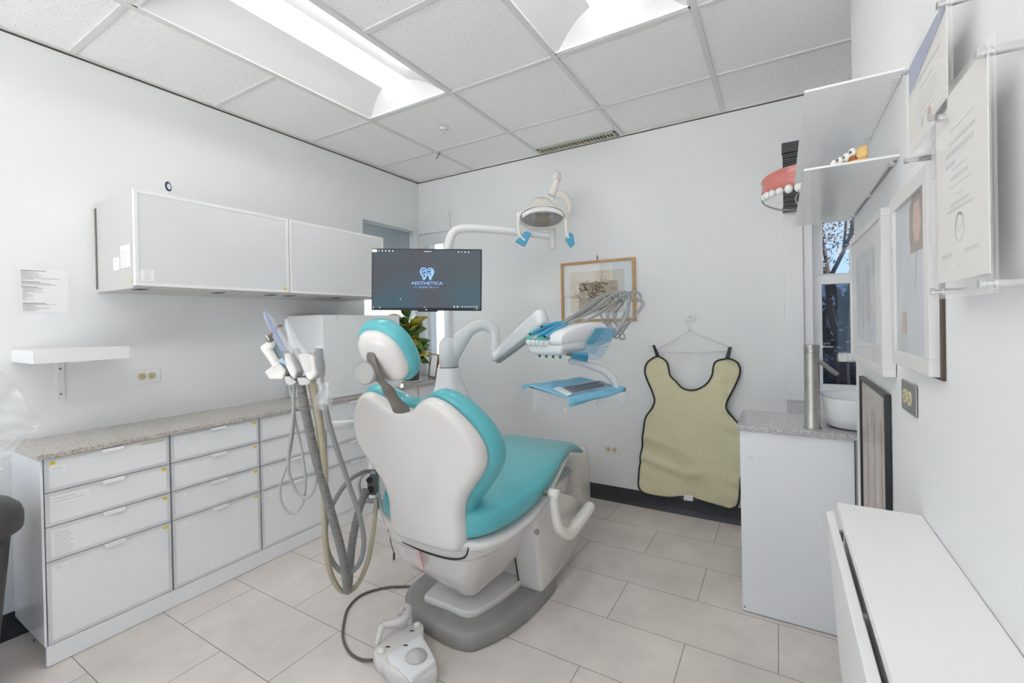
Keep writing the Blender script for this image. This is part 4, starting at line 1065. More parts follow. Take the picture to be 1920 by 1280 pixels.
# ------------------------------------------------------------------ instrument console (delivery head)
K = at(1053, 668, 2.13)
rd = V((-.95, .31, 0)).normalized(); bd = V((-rd.y*-1, -rd.x, 0)).normalized(); bd = V((.31, .95, 0)).normalized(); zz = V((0, 0, 1))
def cpt(a, b, z): return K+rd*a+bd*b+zz*z       # a: along the holder row, b: to the rear, z: up
con = thing('instrument_console', 'white dental instrument console with mint handpiece holders floating over the chair foot', 'instrument console', tuple(cpt(.13, .2, 0)))
CWD = .225
bm = B()
def sec(b, z0, z1, a0=0, a1=CWD, p=5): return [cpt(x, b, z) for x, z in superell((a0+a1)/2, (z0+z1)/2, (a1-a0)/2, (z1-z0)/2, 32, p)]
loft(bm, [sec(-.004, .02, .06, .01, CWD-.01), sec(.0, .004, .080), sec(.02, .0, .088), sec(.12, .006, .088), sec(.22, .012, .088), sec(.30, .028, .085), sec(.36, .045, .08), sec(.375, .055, .07, .01, CWD-.01)])
obj('body', bm, 'plasticcool', con, smooth=True)
bm = B()
def hump(b, zt, a1=.085): return [cpt(x, b, z) for x, z in superell(a1/2-.004, (zt+.05)/2, a1/2, (zt-.05)/2, 28, 4)]
loft(bm, [hump(-.006, .075), hump(.0, .10), hump(.03, .118), hump(.12, .142), hump(.22, .157), hump(.30, .158), hump(.345, .150), hump(.372, .125), hump(.382, .09)])
obj('side_cover', bm, 'plasticcool', con, smooth=True)
bm = B(); loft(bm, [[cpt(-.0085, b, z) for z in (.028, .0305)] for b in (.03, .36)], cap=False, closed=False)
obj('seam', bm, 'hosel', con)
# scalloped mint holders
na = 5
for k in range(na):
    a = .105+.031*k*.98-.01; bm = B()
    lathe(bm, [(.001, -.012), (.0165, -.010), (.0172, .0), (.0172, .05), (.014, .06), (.001, .061)], cpt(a, .005, .082), bd*1+zz*.10, n=20)
    obj('holder', bm, 'mint', con, smooth=True, angle=50)
    bm = B(); lathe(bm, [(.017, -.006), (.0175, .0), (.0175, .05), (.001, .052)], cpt(a, -.002, .058), bd+zz*.05, n=20); obj('socket', bm, 'plasticcool', con, smooth=True)
for k in range(4):
    obj('knob', lathe(B(), [(.001, .002), (.0055, .002), (.0055, -.011), (.001, -.012)], cpt(.02+.045*k, .012, .0), zz, n=14), 'green', con, smooth=True, angle=40)
# control pad under blue film, on the side cover; handle bar wrapped in film
pn = -rd
bm = B()
def ons(x, y, off):
    r = ray(x, y); P_ = K-rd*off; return CAM+r*((P_-CAM).dot(rd)/r.dot(rd))
def c7(x, y, off): return ons(960+x/5.818, 560+y/5.818, off)
obj('control_pad', prism(bm, [c7(925, 325, .0165), c7(1015, 325, .0165), c7(905, 470, .0165), c7(885, 500, .0165), c7(815, 490, .0165)], rd*.004), pr('teal pad', (.05, .42, .50), .35), con)
obj('pad_panel', prism(B(), [c7(1017, 325, .0165), c7(1120, 330, .0165), c7(1060, 450, .0165), c7(905, 478, .0165)], rd*.004), pr('pale blue pad', (.40, .66, .84), .3), con)
obj('pad_label', prism(B(), [c7(830, 515, .0165), c7(950, 515, .0165), c7(915, 610, .0165), c7(800, 590, .0165)], rd*.004), 'white', con)
bm = B()
film = [(910, 318), (1000, 315), (1125, 322), (1140, 400), (1075, 470), (1020, 590), (965, 655), (870, 668), (800, 650), (770, 580), (800, 470), (860, 400)]
prism(bm, [c7(x, y, .0195) for x, y in film], -rd*.0008)
obj('blue_film', bm, pr('blue film sheet', (.30, .68, .90), .12, alpha=.24, coat=.5), con)
for k in range(3):
    c0 = [c7(965, 435, .0175), c7(940, 465, .0175), c7(1000, 380, .0175)][k]; bm = B(); box(bm, -.004, .004, -.0025, .0025, 0, .0012, mtx=frame3(c0, bd, zz, -rd)); obj('button', bm, 'navy', con)
bm = B()
for x_, y_, w2 in ((1005, 390, .006), (985, 410, .004)): box(bm, -w2*2, w2*2, -.0009, .0009, 0, .0008, mtx=frame3(c7(x_, y_, .0175), (bd*.6+zz).normalized(), (zz*.6-bd).normalized(), -rd))
for x_, y_ in ((925, 370), (915, 385), (935, 385), (920, 402), (940, 400), (950, 375)): box(bm, -.0015, .0015, -.0015, .0015, 0, .0008, mtx=frame3(c7(x_, y_, .0175), bd, zz, -rd))
obj('pad_marks', bm, 'white', con)
hb0, hb1 = cpt(-.02, .0, .018), cpt(-.02, .15, -.003)
bm = B(); tube(bm, [hb0, hb0.lerp(hb1, .3), hb1], .0125, smooth=0, n=18); obj('handle', bm, 'steel', con, smooth=True, angle=40)
bm = B(); tube(bm, [hb0.lerp(hb1, .3)-zz*.002, hb1-zz*.002+bd*.004], .0150, smooth=0, n=18); w_ = [hb0.lerp(hb1, .28)-zz*.004, hb1-zz*.004+bd*.02, hb1-zz*.034+bd*.01, hb0.lerp(hb1, .3)-zz*.026]
prism(bm, w_, -rd*.001)
obj('handle_wrap', bm, 'blue', con, smooth=False)
# whip arms: rear comb holding the hoses
bm = B(); tube(bm, [cpt(.02, .35, .09), cpt(.0, .43, .11), cpt(-.04, .47, .19), cpt(-.055, .46, .26), cpt(-.06, .50, .268)], [.012, .011, .010, .009, .008], n=10)
obj('whip_arm', bm, 'hosel', con, smooth=True)
# five handpieces lying on the holders, each with its hose
HP = [((994, 625), (1040, 606), 'clear'), ((1001, 634), (1045, 612), 'tip'), ((1028, 631), (1068, 604), 'blue'), ((1024, 637), (1072, 612), 'tip2'), ((1012, 612), (1062, 602), 'blue2')]
hl = ['blue sleeved dental handpiece, the leftmost and highest on the console', 'blue sleeved dental handpiece with a pale metal nozzle pointing down left',
      'blue sleeved dental handpiece between the two metal tipped ones', 'blue sleeved dental handpiece with a thin dark metal tip, the rightmost', 'flat blue wrapped handpiece lying behind the others on the console']
up_ = [(1128, 555), (1138, 551), (1160, 548), (1180, 548), (1148, 549)]
dn = [(1113, 578), (1128, 585), (1158, 590), (1190, 575), (1140, 590)]
for i, ((x0, y0), (x1, y1), kd) in enumerate([((978+16, 626), (1042, 607), 0), ((1004, 632), (1050, 608), 1), ((1022, 631), (1064, 606), 2), ((1030, 634), (1078, 611), 3), ((1016, 612), (1066, 602), 4)]):
    dp0 = 2.20+(.04 if i in (0, 4) else -.01*i*.6); dp1 = dp0+.09
    a = at(x0, y0, dp0); b = at(x1, y1, dp1)
    t = thing('dental_handpiece', hl[i], 'handpiece', tuple(a), 'handpieces on the console')
    bm = B(); tube(bm, [a, a.lerp(b, .15), a.lerp(b, .6), b], [.0065, .0095, .0105, .008], n=14, smooth=3); obj('sleeve', bm, 'blue', t, smooth=True)
    dr = (a-b).normalized()
    bm = B()
    if i == 1: tube(bm, [a-dr*.004, a+dr*.018], [.0075, .0055], smooth=0, n=12); tube(bm, [a+dr*.018, a+dr*.026], .003, smooth=0, n=8); mt_ = 'chrome'
    elif i == 3: tube(bm, [a-dr*.03, a+dr*.004], [.0085, .006], smooth=0, n=12); tube(bm, [a, a+dr*.022], .0035, smooth=0, n=8); ball(bm, a+dr*.023, .0045, 8); mt_ = 'steel'
    else: tube(bm, [a-dr*.002, a+dr*.004], .0065, smooth=0, n=12); mt_ = 'navy'
    obj('nozzle', bm, mt_, t, smooth=True, angle=40)
    ux, uy = up_[i]; dx_, dy_ = dn[i]
    for j in range(2):
        o_ = 9*j-4; hose = [b-(b-a)*.08, b.lerp(at(ux-40, uy+33+o_*.5, dp1+.08), .5)+zz*.002, at(ux-42, uy+30+o_*.4, dp1+.10), at(ux-12, uy+5+j*2, dp1+.17), at(ux+12+6*j, uy-2+j*3, dp1+.2), at(ux+22, uy+14+o_*.6, dp1+.2), at(dx_+12-o_*.5, dy_+3, dp1+.17), at(1138+i*7+o_, 618+i*3, 2.44), at(1140+6*i, 628+2*i, 2.40)]
        bm = B(); tube(bm, hose, .0046, n=8, smooth=6); obj('hose', bm, 'hosel', t, smooth=True)
    bm = B()
    for (qx, qy) in ((ux-6, uy+6), (ux+16, uy+14)):
        c0 = at(qx, qy, dp1+.18); box(bm, -.012, .012, -.0055, .0055, -.008, .008, mtx=frame3(c0, (rd*.5+zz*.85).normalized(), bd, (rd*.85-zz*.5).normalized()))
    obj('hose_clip', bm, 'knobgrey', t, bevel=.002)

# arm under the console, tray, blue paper, pouches
tr = thing('instrument_tray', 'steel instrument tray hung on a curved white arm below the console', 'tray', tuple(at(1080, 730, 2.3)))
arm = [at(1068, 676, 2.26), at(1100, 683, 2.30), at(1130, 694, 2.34), at(1150, 712, 2.36), at(1156, 730, 2.36)]
bm = B(); tube(bm, arm, [.014, .018, .019, .018, .016], n=18); obj('arm', bm, 'plasticcool', tr, smooth=True)
tl_, tt_, trr, tb_ = at(990, 724, 2.30), at(1090, 711, 2.50), at(1158, 729, 2.36), at(1074, 747, 2.14)
up_n = (tt_-tl_).cross(trr-tl_).normalized(); up_n = up_n if up_n.z > 0 else -up_n
bm = B(); prism(bm, [tl_, tt_, trr, tb_], -up_n*.006); obj('plate', bm, 'steel', tr, bevel=.002)
ln_ = thing('tray_paper', 'light blue paper sheet covering the tray and folded over its edges', 'tray liner', tuple(tl_))
A_, B_, C_, D_ = at(985, 722, 2.30), at(1090, 708, 2.52), at(1173, 727, 2.36), at(1066, 748, 2.12)
bm = B(); n = 12; rows = []
for i in range(n+1):
    row = []
    for j in range(n+1):
        p = A_.lerp(B_, i/n).lerp(D_.lerp(C_, i/n), j/n)+up_n*(.003+.0025*math.sin(i*1.3)*math.sin(j*.9+1)); row.append(p)
    rows.append(row)
loft(bm, rows, cap=False, closed=False)
rows = [[D_.lerp(C_, i/n)+up_n*.003, D_.lerp(C_, i/n)-FW*.006+zz*-.014, D_.lerp(C_, i/n)-FW*.010-zz*(.036-.020*i/n)+V((.004*math.sin(i), 0, 0))] for i in range(n+1)]
loft(bm, rows, cap=False, closed=False)
rows = [[A_+up_n*.003, A_.lerp(B_, .02), A_.lerp(D_, .10)], [at(978, 720, 2.29), at(979, 726, 2.29), at(980, 731, 2.28)]]
rows = [[A_+up_n*.002, A_.lerp(D_, .13)+up_n*.002], [at(979, 723, 2.28), at(980, 731, 2.27)]]
loft(bm, rows, cap=False, closed=False)
bmesh.ops.remove_doubles(bm, verts=bm.verts, dist=.0005)
obj('sheet', bm, 'bluep', ln_, smooth=True, solid=.0006)
po = thing('instrument_pouch', 'clear sterile pouch with a white end lying on the blue tray paper', 'instrument pouch', tuple(at(1090, 733, 2.25)))
def quad(pts, off): return [p+up_n*off for p in pts]
q1 = [at(1048, 731, 2.26), at(1062, 729, 2.30), at(1075, 745.5, 2.155), at(1064, 747, 2.14)]
q1 = [at(1037, 731, 2.25), at(1049, 727, 2.30), at(1073, 741, 2.17), at(1064, 745.5, 2.14)]
bm = B(); prism(bm, quad(q1, .0065), up_n*.002); obj('paper_end', bm, 'white', po, bevel=.0008)
q2 = [at(1049, 727.5, 2.30), at(1125, 715, 2.46), at(1150, 726, 2.36), at(1073, 741.5, 2.17)]
bm = B(); prism(bm, quad(q2, .006), up_n*.0015); obj('clear_part', bm, pr('pouch film', (.55, .62, .74), .12, alpha=.45, coat=.8), po)
bm = B()
for k in range(4):
    f = .2+.2*k; tube(bm, [q2[0].lerp(q2[3], f)+up_n*.0085+(q2[1]-q2[0])*.06, q2[1].lerp(q2[2], f)+up_n*.0085-(q2[1]-q2[0])*(.1+.08*(k % 2))], .0022, smooth=0, n=8)
obj('instruments', bm, pr('dark steel', (.20, .22, .27), .3, metal=.7), po, smooth=True)
# clear wrap hanging under the tray
wr = thing('tray_wrap', 'crumpled clear plastic wrap hanging below the instrument tray', 'plastic wrap', tuple(at(1060, 758, 2.3)))
rnd = random.Random(9)
for (xa, xb, ya, h0, dd, sd_) in ((1000, 1062, 736, 40, 2.26, 1), (1120, 1172, 740, 22, 2.33, 2)):
    bm = B(); rows = []
    for i in range(13):
        x = xa+(xb-xa)*i/12; yt = ya+(x-xa)*(.12 if sd_ == 1 else -.1); hh = h0*(.35+.65*abs(math.sin(i*.8+sd_)))
        rows.append([at(x+rnd.uniform(-2, 2)*(j > 0), yt+hh*j/5, dd+.012*math.sin(i*1.7+j*1.1)) for j in range(6)])
    loft(bm, rows, cap=False, closed=False); obj('film', bm, 'film', wr, smooth=True)

# ------------------------------------------------------------------ assistant holder, suction hoses
D = 1.50
ah = thing('assistant_holder', 'white assistant instrument holder on an arm left of the chair back', 'instrument holder', tuple(at(560, 700, D)))
def q6(x, y): return (480+x/6.094, 570+y/6.094)
def c6(x, y, d=D): return at(*q6(x, y), d)
arm_ = [at(672, 793, 1.92), at(640, 796, 1.75), at(612, 798, 1.62), at(603, 792, 1.58), at(600, 770, 1.56), at(596, 740, 1.55), at(586, 722, 1.54)]
bm = B(); tube(bm, arm_, [.017, .017, .017, .018, .018, .018, .016], n=18); obj('arm', bm, 'plasticcool', ah, smooth=True)
bm = B()
fl = [c6(145, 762), c6(230, 700), c6(300, 640), c6(390, 745), c6(385, 765), c6(352, 850), c6(200, 850)]
prism(bm, [p-FW*.03 for p in fl], FW*.07)
obj('left_flange', bm, 'plastic', ah, bevel=.006, seg=3)
bm = B(); pl = [c6(515, 560), c6(620, 560), c6(705, 590), c6(715, 700), c6(735, 790), c6(668, 868), c6(620, 850), c6(560, 700)]
prism(bm, [p-FW*.03 for p in pl], FW*.07); obj('right_block', bm, 'plastic', ah, bevel=.007, seg=3)
bm = B(); pl = [c6(380, 560), c6(440, 545), c6(525, 760), c6(500, 850), c6(450, 800), c6(400, 700)]
prism(bm, [p-FW*.04 for p in pl], FW*.06); obj('middle_block', bm, 'plastic', ah, bevel=.006, seg=3)
for k, pl in enumerate((((372, 812), (440, 810), (520, 880), (468, 915), (400, 905)), ((512, 825), (600, 825), (672, 872), (640, 912), (545, 912)))):
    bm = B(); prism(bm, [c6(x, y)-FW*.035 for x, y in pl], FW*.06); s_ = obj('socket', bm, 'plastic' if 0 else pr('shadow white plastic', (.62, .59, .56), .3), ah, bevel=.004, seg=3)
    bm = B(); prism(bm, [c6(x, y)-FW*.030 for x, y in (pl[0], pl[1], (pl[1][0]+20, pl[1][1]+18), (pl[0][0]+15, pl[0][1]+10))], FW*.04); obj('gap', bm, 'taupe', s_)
def hose(name, pts, r, mat, parent, n=12):
    bm = B(); tube(bm, pts, r, n=n, smooth=8); return obj(name, bm, mat, parent, smooth=True)
# high volume suction with ribbed hose
t = thing('suction_handle', 'large suction tube with a blue and clear tip and thick ribbed grey hose', 'suction tube', tuple(c6(330, 530)), 'suction tubes in the assistant holder')
hose('tip', [c6(98, 95, 1.40), c6(150, 190, 1.42), c6(240, 370, 1.45), c6(330, 540, 1.48)], [.003, .0065, .007, .0065], pr('blue tip', (.20, .32, .72), .2, alpha=.55, coat=.6), t)
hose('clear_sleeve', [c6(95, 88, 1.395), c6(150, 180, 1.41), c6(265, 370, 1.44), c6(400, 560, 1.47), c6(470, 760, 1.49)], [.003, .012, .014, .018, .021], 'film', t, 14)
hose('grip', [c6(330, 540, 1.48), c6(370, 640, 1.485), c6(430, 780, 1.49)], [.012, .014, .013], pr('grey grip', (.27, .27, .28), .35), t)
HA = [c6(505, 890, 1.48), at(568, 745, 1.49), at(577, 790, 1.5), at(590, 850, 1.52), at(605, 905, 1.54), at(625, 975, 1.56), at(642, 1040, 1.58), at(650, 1092, 1.6), at(652, 1106, 1.62), at(654, 1090, 1.65), at(660, 1020, 1.70), at(672, 960, 1.76), at(686, 918, 1.82)]
hose('ribbed_hose', HA, .0145, 'ribbed', t, 16)
# saliva ejector with tan hose
t = thing('suction_handle', 'smaller suction tube in clear film with a tan hose, right of the blue tipped one', 'suction tube', tuple(c6(450, 500)), 'suction tubes in the assistant holder')
hose('tip', [c6(345, 172, 1.44), c6(362, 260, 1.45), c6(395, 380, 1.46), c6(450, 500, 1.47)], [.004, .006, .006, .007], 'film2', t)
hose('clear_sleeve', [c6(343, 168, 1.435), c6(370, 280, 1.445), c6(440, 440, 1.455), c6(560, 640, 1.47), c6(600, 760, 1.48)], [.003, .011, .015, .018, .017], 'film', t, 14)
hose('grip', [c6(450, 505, 1.48), c6(510, 620, 1.485), c6(575, 750, 1.49)], [.009, .012, .012], pr('grey grip', (.27, .27, .28), .35), t)
HB = [c6(630, 890, 1.50), at(590, 745, 1.51), at(600, 800, 1.52), at(608, 880, 1.54), at(608, 960, 1.56), at(611, 1030, 1.58), at(622, 1080, 1.6), at(642, 1108, 1.62), at(668, 1098, 1.66), at(690, 1050, 1.7), at(702, 980, 1.76), at(705, 935, 1.82)]
hose('tan_hose', HB, [.0135, .0135, .0135, .012, .0095, .0095, .0095, .0085, .0085, .0085, .0085, .0085], 'hoset', t, 16)
# three way syringe in film
t = thing('air_water_syringe', 'dark grey syringe in clear film at the right end of the assistant holder', 'dental syringe', tuple(c6(735, 700)))
hose('grip', [c6(725, 505, 1.5), c6(715, 600, 1.5), c6(738, 700, 1.5), c6(752, 830, 1.51)], [.012, .015, .014, .009], pr('dark grip', (.13, .13, .14), .35), t)
hose('clear_sleeve', [c6(725, 480, 1.49), c6(725, 600, 1.495), c6(745, 760, 1.5), c6(775, 950, 1.51), c6(790, 1100, 1.51), c6(760, 1190, 1.51)], [.008, .020, .018, .016, .024, .020], 'film', t, 14)
bm = B(); rnd = random.Random(2); loft(bm, [[c6(690+30*math.sin(i), 870+i*55, 1.49+.01*math.sin(j*2+i)).lerp(c6(830, 900+i*50, 1.49), j/5)+V((rnd.uniform(-.003, .003),)*3) for j in range(6)] for i in range(6)], cap=False, closed=False)
obj('loose_film', bm, 'film2', t, smooth=True)
HC_ = [c6(752, 830, 1.51), c6(778, 1000, 1.51), at(613, 775, 1.51), at(628, 830, 1.52), at(655, 910, 1.54), at(674, 965, 1.56), at(682, 1015, 1.58), at(674, 1055, 1.6), at(652, 1075, 1.61), at(630, 1062, 1.62), at(614, 1030, 1.63), at(611, 985, 1.65), at(624, 945, 1.7), at(650, 905, 1.76), at(680, 885, 1.82), at(704, 884, 1.88)]
hose('hose', HC_, [.006]*2+[.0085]*14, 'hose', t, 14)
# curing light
t = thing('curing_light', 'cream curing light gun with a brown tip standing in the holder', 'curing light', tuple(c6(150, 550)))
hose('body', [c6(235, 700, 1.5), c6(180, 600, 1.5), c6(120, 510, 1.5), c6(85, 475, 1.5)], [.012, .0145, .0155, .012], 'cream', t, 18)
hose('neck', [c6(120, 500, 1.5), c6(165, 470, 1.495), c6(160, 420, 1.49)], [.015, .014, .011], 'cream', t)
hose('head', [c6(120, 350, 1.48), c6(150, 390, 1.485), c6(165, 420, 1.49)], [.007, .010, .012], 'steel', t)
hose('light_guide', [c6(165, 365, 1.475), c6(200, 310, 1.475), c6(245, 258, 1.475), c6(300, 242, 1.475)], [.0045, .0045, .0042, .004], pr('amber rod', (.22, .10, .06), .15, coat=.6), t)
bm = B(); prism(bm, [c6(245, 660, 1.46), c6(300, 612, 1.46), c6(370, 700, 1.46), c6(330, 700, 1.46), c6(280, 670, 1.46)], FW*.03); obj('blue_wrap', bm, pr('pale blue film', (.45, .72, .86), .2, alpha=.75), t, bevel=.003)
t = thing('slim_handpiece', 'slim blue grey handpiece between the curing light and the blue suction tip', 'handpiece', tuple(c6(240, 540)))
hose('body', [c6(205, 445, 1.52), c6(240, 530, 1.52), c6(290, 610, 1.52)], [.006, .009, .008], pr('blue grey', (.28, .36, .42), .3), t)
# thin light hoses in two loops
hl_ = [[c6(345, 845, 1.54), c6(385, 930, 1.54), at(551, 760, 1.55), at(548, 815, 1.56), at(540, 865, 1.57), at(527, 905, 1.58), at(526, 935, 1.585), at(538, 958, 1.59), at(552, 962, 1.59), at(567, 945, 1.59), at(573, 910, 1.58), at(570, 870, 1.57), at(560, 815, 1.56), at(552, 775, 1.55), c6(430, 930, 1.55)],
       [c6(435, 920, 1.52), at(549, 790, 1.54), at(541, 850, 1.55), at(543, 890, 1.56), at(556, 920, 1.57), at(574, 933, 1.57), at(588, 920, 1.57), at(593, 895, 1.57), at(592, 870, 1.58)]]
for k, hh in enumerate(hl_):
    r_ = [.0055]*4+[.0042]*(len(hh)-4); bm = B(); tube(bm, hh, r_, n=10)
    tag(obj('looped_hose', bm, 'hosel', smooth=True), ['thin light grey hose hanging in the longer narrow loop under the holder', 'thin light grey hose in the shorter loop, right beside the longer loop'][k], 'hose', 'thin hoses under the assistant holder')
# hose manifold at the left side of the chair
t = thing('hose_manifold', 'grey hose socket block with a pale ring left of the chair', 'hose connector', tuple(at(696, 905, 1.88)))
def q4(x, y, d): return at(640+x/5.33, 840+y/5.33, d)
bm = B(); prism(bm, [q4(258, 300, 1.88), q4(300, 240, 1.88), q4(345, 220, 1.88), q4(350, 460, 1.88), q4(330, 475, 1.88), q4(262, 470, 1.88), q4(255, 380, 1.88)], FW*.05)
obj('block', bm, 'taupe' if 0 else pr('dark grey block', (.17, .165, .155), .4), t, bevel=.005)
for y_ in (318, 408):
    c0 = q4(285+(12 if y_ > 400 else 0), y_, 1.875); bm = B(); lathe(bm, [(.0135, 0), (.0135, .004), (.0085, .004), (.0085, .0), (.0135, 0)], c0, -FW, n=20, cap=False); lathe(bm, [(.001, .0005), (.0095, .0005), (.0095, .0015), (.001, .0015)], c0, -FW, n=16)
    obj('port', bm, 'black', t, smooth=True, angle=40)
ring = [q4(340, 245, 1.85), q4(260, 242, 1.85), q4(200, 285, 1.85), q4(172, 360, 1.85), q4(185, 440, 1.85), q4(225, 500, 1.85), q4(285, 525, 1.85), q4(345, 525, 1.86)]
bm = B(); tube(bm, ring, [.006, .006, .0065, .008, .0095, .010, .010, .010], n=12); obj('ring', bm, 'hosel', t, smooth=True)
bm = B(); tube(bm, [q4(250, 440, 1.87), q4(235, 500, 1.86), q4(222, 540, 1.85)], [.014, .012, .010], n=14); tube(bm, [q4(345, 500, 1.88), q4(352, 560, 1.87), q4(352, 600, 1.87)], .010, n=12); obj('hose_stub', bm, 'taupe', t, smooth=True)
# thin cable dangling beside it
bm = B(); cb = [q4(472, 690, 1.93), q4(462, 760, 1.93), q4(480, 860, 1.93), q4(500, 960, 1.93), q4(525, 1040, 1.93)]
tube(bm, cb, .0022, n=8)
t = thing('loose_cable', 'thin dark cable with a small plug dangling under the left armrest', 'cable', tuple(cb[0]))
obj('cord', bm, 'cable', t, smooth=True)
bm = B(); tube(bm, [cb[-1], q4(526, 1060, 1.93), q4(526, 1112, 1.93)], [.003, .0052, .0048], smooth=0, n=10); obj('plug', bm, 'dark', t, smooth=True)
bm = B(); tube(bm, [q4(526, 1112, 1.93), q4(524, 1132, 1.93)], .0022, smooth=0, n=8); obj('plug_tip', bm, 'chrome', t)

# ------------------------------------------------------------------ foot control
fc = thing('foot_control', 'white foot control pedal with a round grey knob on the floor', 'foot pedal', (-1.14, 1.18, 0))
def g5(x, y, z): return onz(680+x/8, 1120+y/8, z)
def slab(pts, z0, z1, d=.006):
    o = crom([V((p.x, p.y, 0)) for p in pts], 4, closed=True); c = sum(o, V((0, 0, 0)))/len(o); rings = []
    for s, z in ((-.006, z0), (0, z0+.008), (0, z1-d), (-d*.35, z1-d*.3), (-d, z1), (-.03, z1)): rings.append([V((p.x, p.y, z))+(p-c).normalized()*s for p in o])
    return loft(B(), rings)
zb_ = .058
bo = [g5(*p, zb_) for p in ((180, 745), (245, 690), (330, 590), (450, 500), (600, 430), (700, 390), (790, 372), (880, 372), (915, 420), (925, 600), (1020, 760), (1105, 960), (1110, 1060), (1010, 1130), (870, 1200), (720, 1220), (520, 1130), (370, 1040), (280, 940), (200, 880), (165, 820))]
obj('body', slab(bo, .001, zb_), 'plastic', fc, smooth=True)
pt = [g5(*p, .075) for p in ((370, 862), (600, 705), (850, 560), (905, 590), (1000, 745), (1085, 915), (1060, 960), (900, 1085), (760, 1185), (700, 1185), (540, 1030))]
bm = slab(pt, .05, .075, .004); obj('raised_plate', bm, 'plasticcool', fc, smooth=True)
kc = g5(805, 890, .076)
k_o = obj('knob', lathe(B(), [(.001, -.004), (.036, -.003), (.037, .004), (.034, .009), (.024, .013), (.017, .014), (.0155, .019), (.012, .022), (.001, .0225)], kc, n=36), pr('pale knob', (.56, .54, .53), .35), fc, smooth=True)
for (x, y) in ((285, 810), (820, 420)):
    c0 = g5(x, y, .058); obj('button', lathe(B(), [(.001, 0), (.014, 0), (.014, .006), (.010, .011), (.001, .013)], c0, n=24), 'cream', fc, smooth=True)
for (x, y) in ((380, 738), (645, 715), (737, 497)):
    c0 = g5(x, y, .0585 if y != 715 else .0765); bm = B(); 
    for s in (-.0042, .0042): lathe(bm, [(.0001, 0), (.0042, 0), (.0042, .0006), (.0001, .0006)], c0+V((.9, .45, 0)).normalized()*s, n=10)
    obj('mark', bm, 'navy', fc)
bm = B()
hp_ = [g5(215, 700, .05), g5(250, 560, .085), g5(290, 420, .105), g5(360, 395, .105), g5(500, 370, .105), g5(620, 310, .105), g5(680, 230, .10), g5(690, 160, .10), g5(650, 130, .10), g5(590, 160, .10), g5(560, 250, .09)]
tube(bm, hp_[:3], [.010, .011, .013], n=12, smooth=3); tube(bm, hp_[2:], [.013, .013, .014, .015, .016, .014, .012, .009, .007], n=14, smooth=4)
loft(bm, [[g5(300, 470, .10), g5(690, 300, .10)], [g5(320, 560, .06), g5(690, 405, .058)]], cap=False, closed=False) if 0 else None
tube(bm, [g5(690, 240, .10), g5(695, 330, .08), g5(690, 400, .055)], [.012, .012, .012], n=12, smooth=2)
tube(bm, [g5(330, 400, .10), g5(450, 430, .085), g5(600, 410, .068)], [.007, .009, .009], n=10, smooth=3)
obj('carry_handle', bm, 'plastic', fc, smooth=True)
cbl = [g5(140, 940, .02), onz(676, 1236, .006), onz(655, 1222, .006), onz(643, 1195, .006), onz(645, 1165, .006), onz(654, 1138, .006), onz(680, 1114, .006), onz(725, 1101, .006), onz(775, 1098, .006), onz(812, 1087, .008), onz(830, 1078, .02)]
obj('cable', tube(B(), cbl, .0055, n=10), 'cable', fc, smooth=True)

# ------------------------------------------------------------------ lead apron, hanger
def a2(x, y, yv=3.045): return ony(1160+x/2.909, 560+y/2.909, yv)
ol = [(205, 315), (160, 345), (147, 392), (163, 450), (189, 510), (200, 555), (182, 600), (152, 640), (141, 700), (133, 780), (122, 860), (113, 950), (113, 1010), (130, 1043), (170, 1060), (280, 1077), (350, 1075), (440, 1090), (520, 1112), (600, 1135), (638, 1130), (657, 1098), (664, 1030), (672, 940), (682, 820), (682, 740), (664, 690), (625, 645), (592, 600), (592, 560), (625, 495), (655, 430), (664, 385), (650, 348), (612, 326), (575, 326), (530, 342), (517, 375), (512, 412), (488, 455), (445, 486), (395, 496), (350, 484), (312, 445), (285, 415), (278, 375), (268, 342), (240, 320)]
W3d = [a2(x, y) for x, y in ol]
oc = crom([V((p.x, p.z, 0)) for p in W3d], 3, closed=True)
def wr_(x, z):
    u = (x+.52)/.30; v = (z-.1)/.9
    y = 0
    y -= .007*math.sin(7.5*(z-.28)+3.2*u+1.2*math.sin(4*u))*max(0, 1-abs(z-.30)/.30)*1.5
    y -= .010*math.exp(-((z-.27-.04*abs(u)*2)/.028)**2)*(1 if u < .3 else .3)
    y -= .008*math.exp(-((z-.40+.10*u)/.03)**2)*max(0, -u+.4)
    y -= .006*math.exp(-((z-.33-.10*u)/.035)**2)*max(0, u)
    y += .008*math.exp(-((x+.47)/.035)**2)*max(0, 1-abs(z-.2)/.2)
    y -= .005*math.sin(38*x)*max(0, (z-.70)/.25)
    y -= .003*math.sin(60*z+9*x)*max(0, 1-abs(abs(u)-.9)/.25)
    return 3.026+1.9*y
bm = B(); fillxz(bm, [(p.x, p.y) for p in oc], wr_)
ap = thing('lead_apron', 'khaki lead apron with black piping hanging on the back wall', 'apron', (-.5, 3.03, 1.0))
obj('panel', bm, 'khaki', ap, smooth=True, solid=.004)
bm = B(); tube(bm, [V((p.x, wr_(p.x, p.y)-.003, p.y)) for p in oc]+[V((oc[0].x, wr_(oc[0].x, oc[0].y)-.003, oc[0].y))], .0052, n=8, smooth=0)
obj('piping', bm, 'black', ap, smooth=True)
for s, (xa, ya, xb, yb, w0, w1) in enumerate(((214, 316, 190, 252, 11, 6), (592, 328, 608, 262, 13, 9))):
    bm = B(); prism(bm, [a2(xa-w0, ya, 3.022), a2(xa+w0, ya, 3.022), a2(xb+w1, yb, 3.022), a2(xb-w1, yb, 3.022)], V((0, .006, 0))); obj('strap', bm, 'black', ap, bevel=.001)
obj('care_label', prism(B(), [a2(357, 1066, 3.012), a2(405, 1074, 3.012), a2(405, 1104, 3.012), a2(354, 1098, 3.012)], V((0, .0015, 0))), 'white', ap)
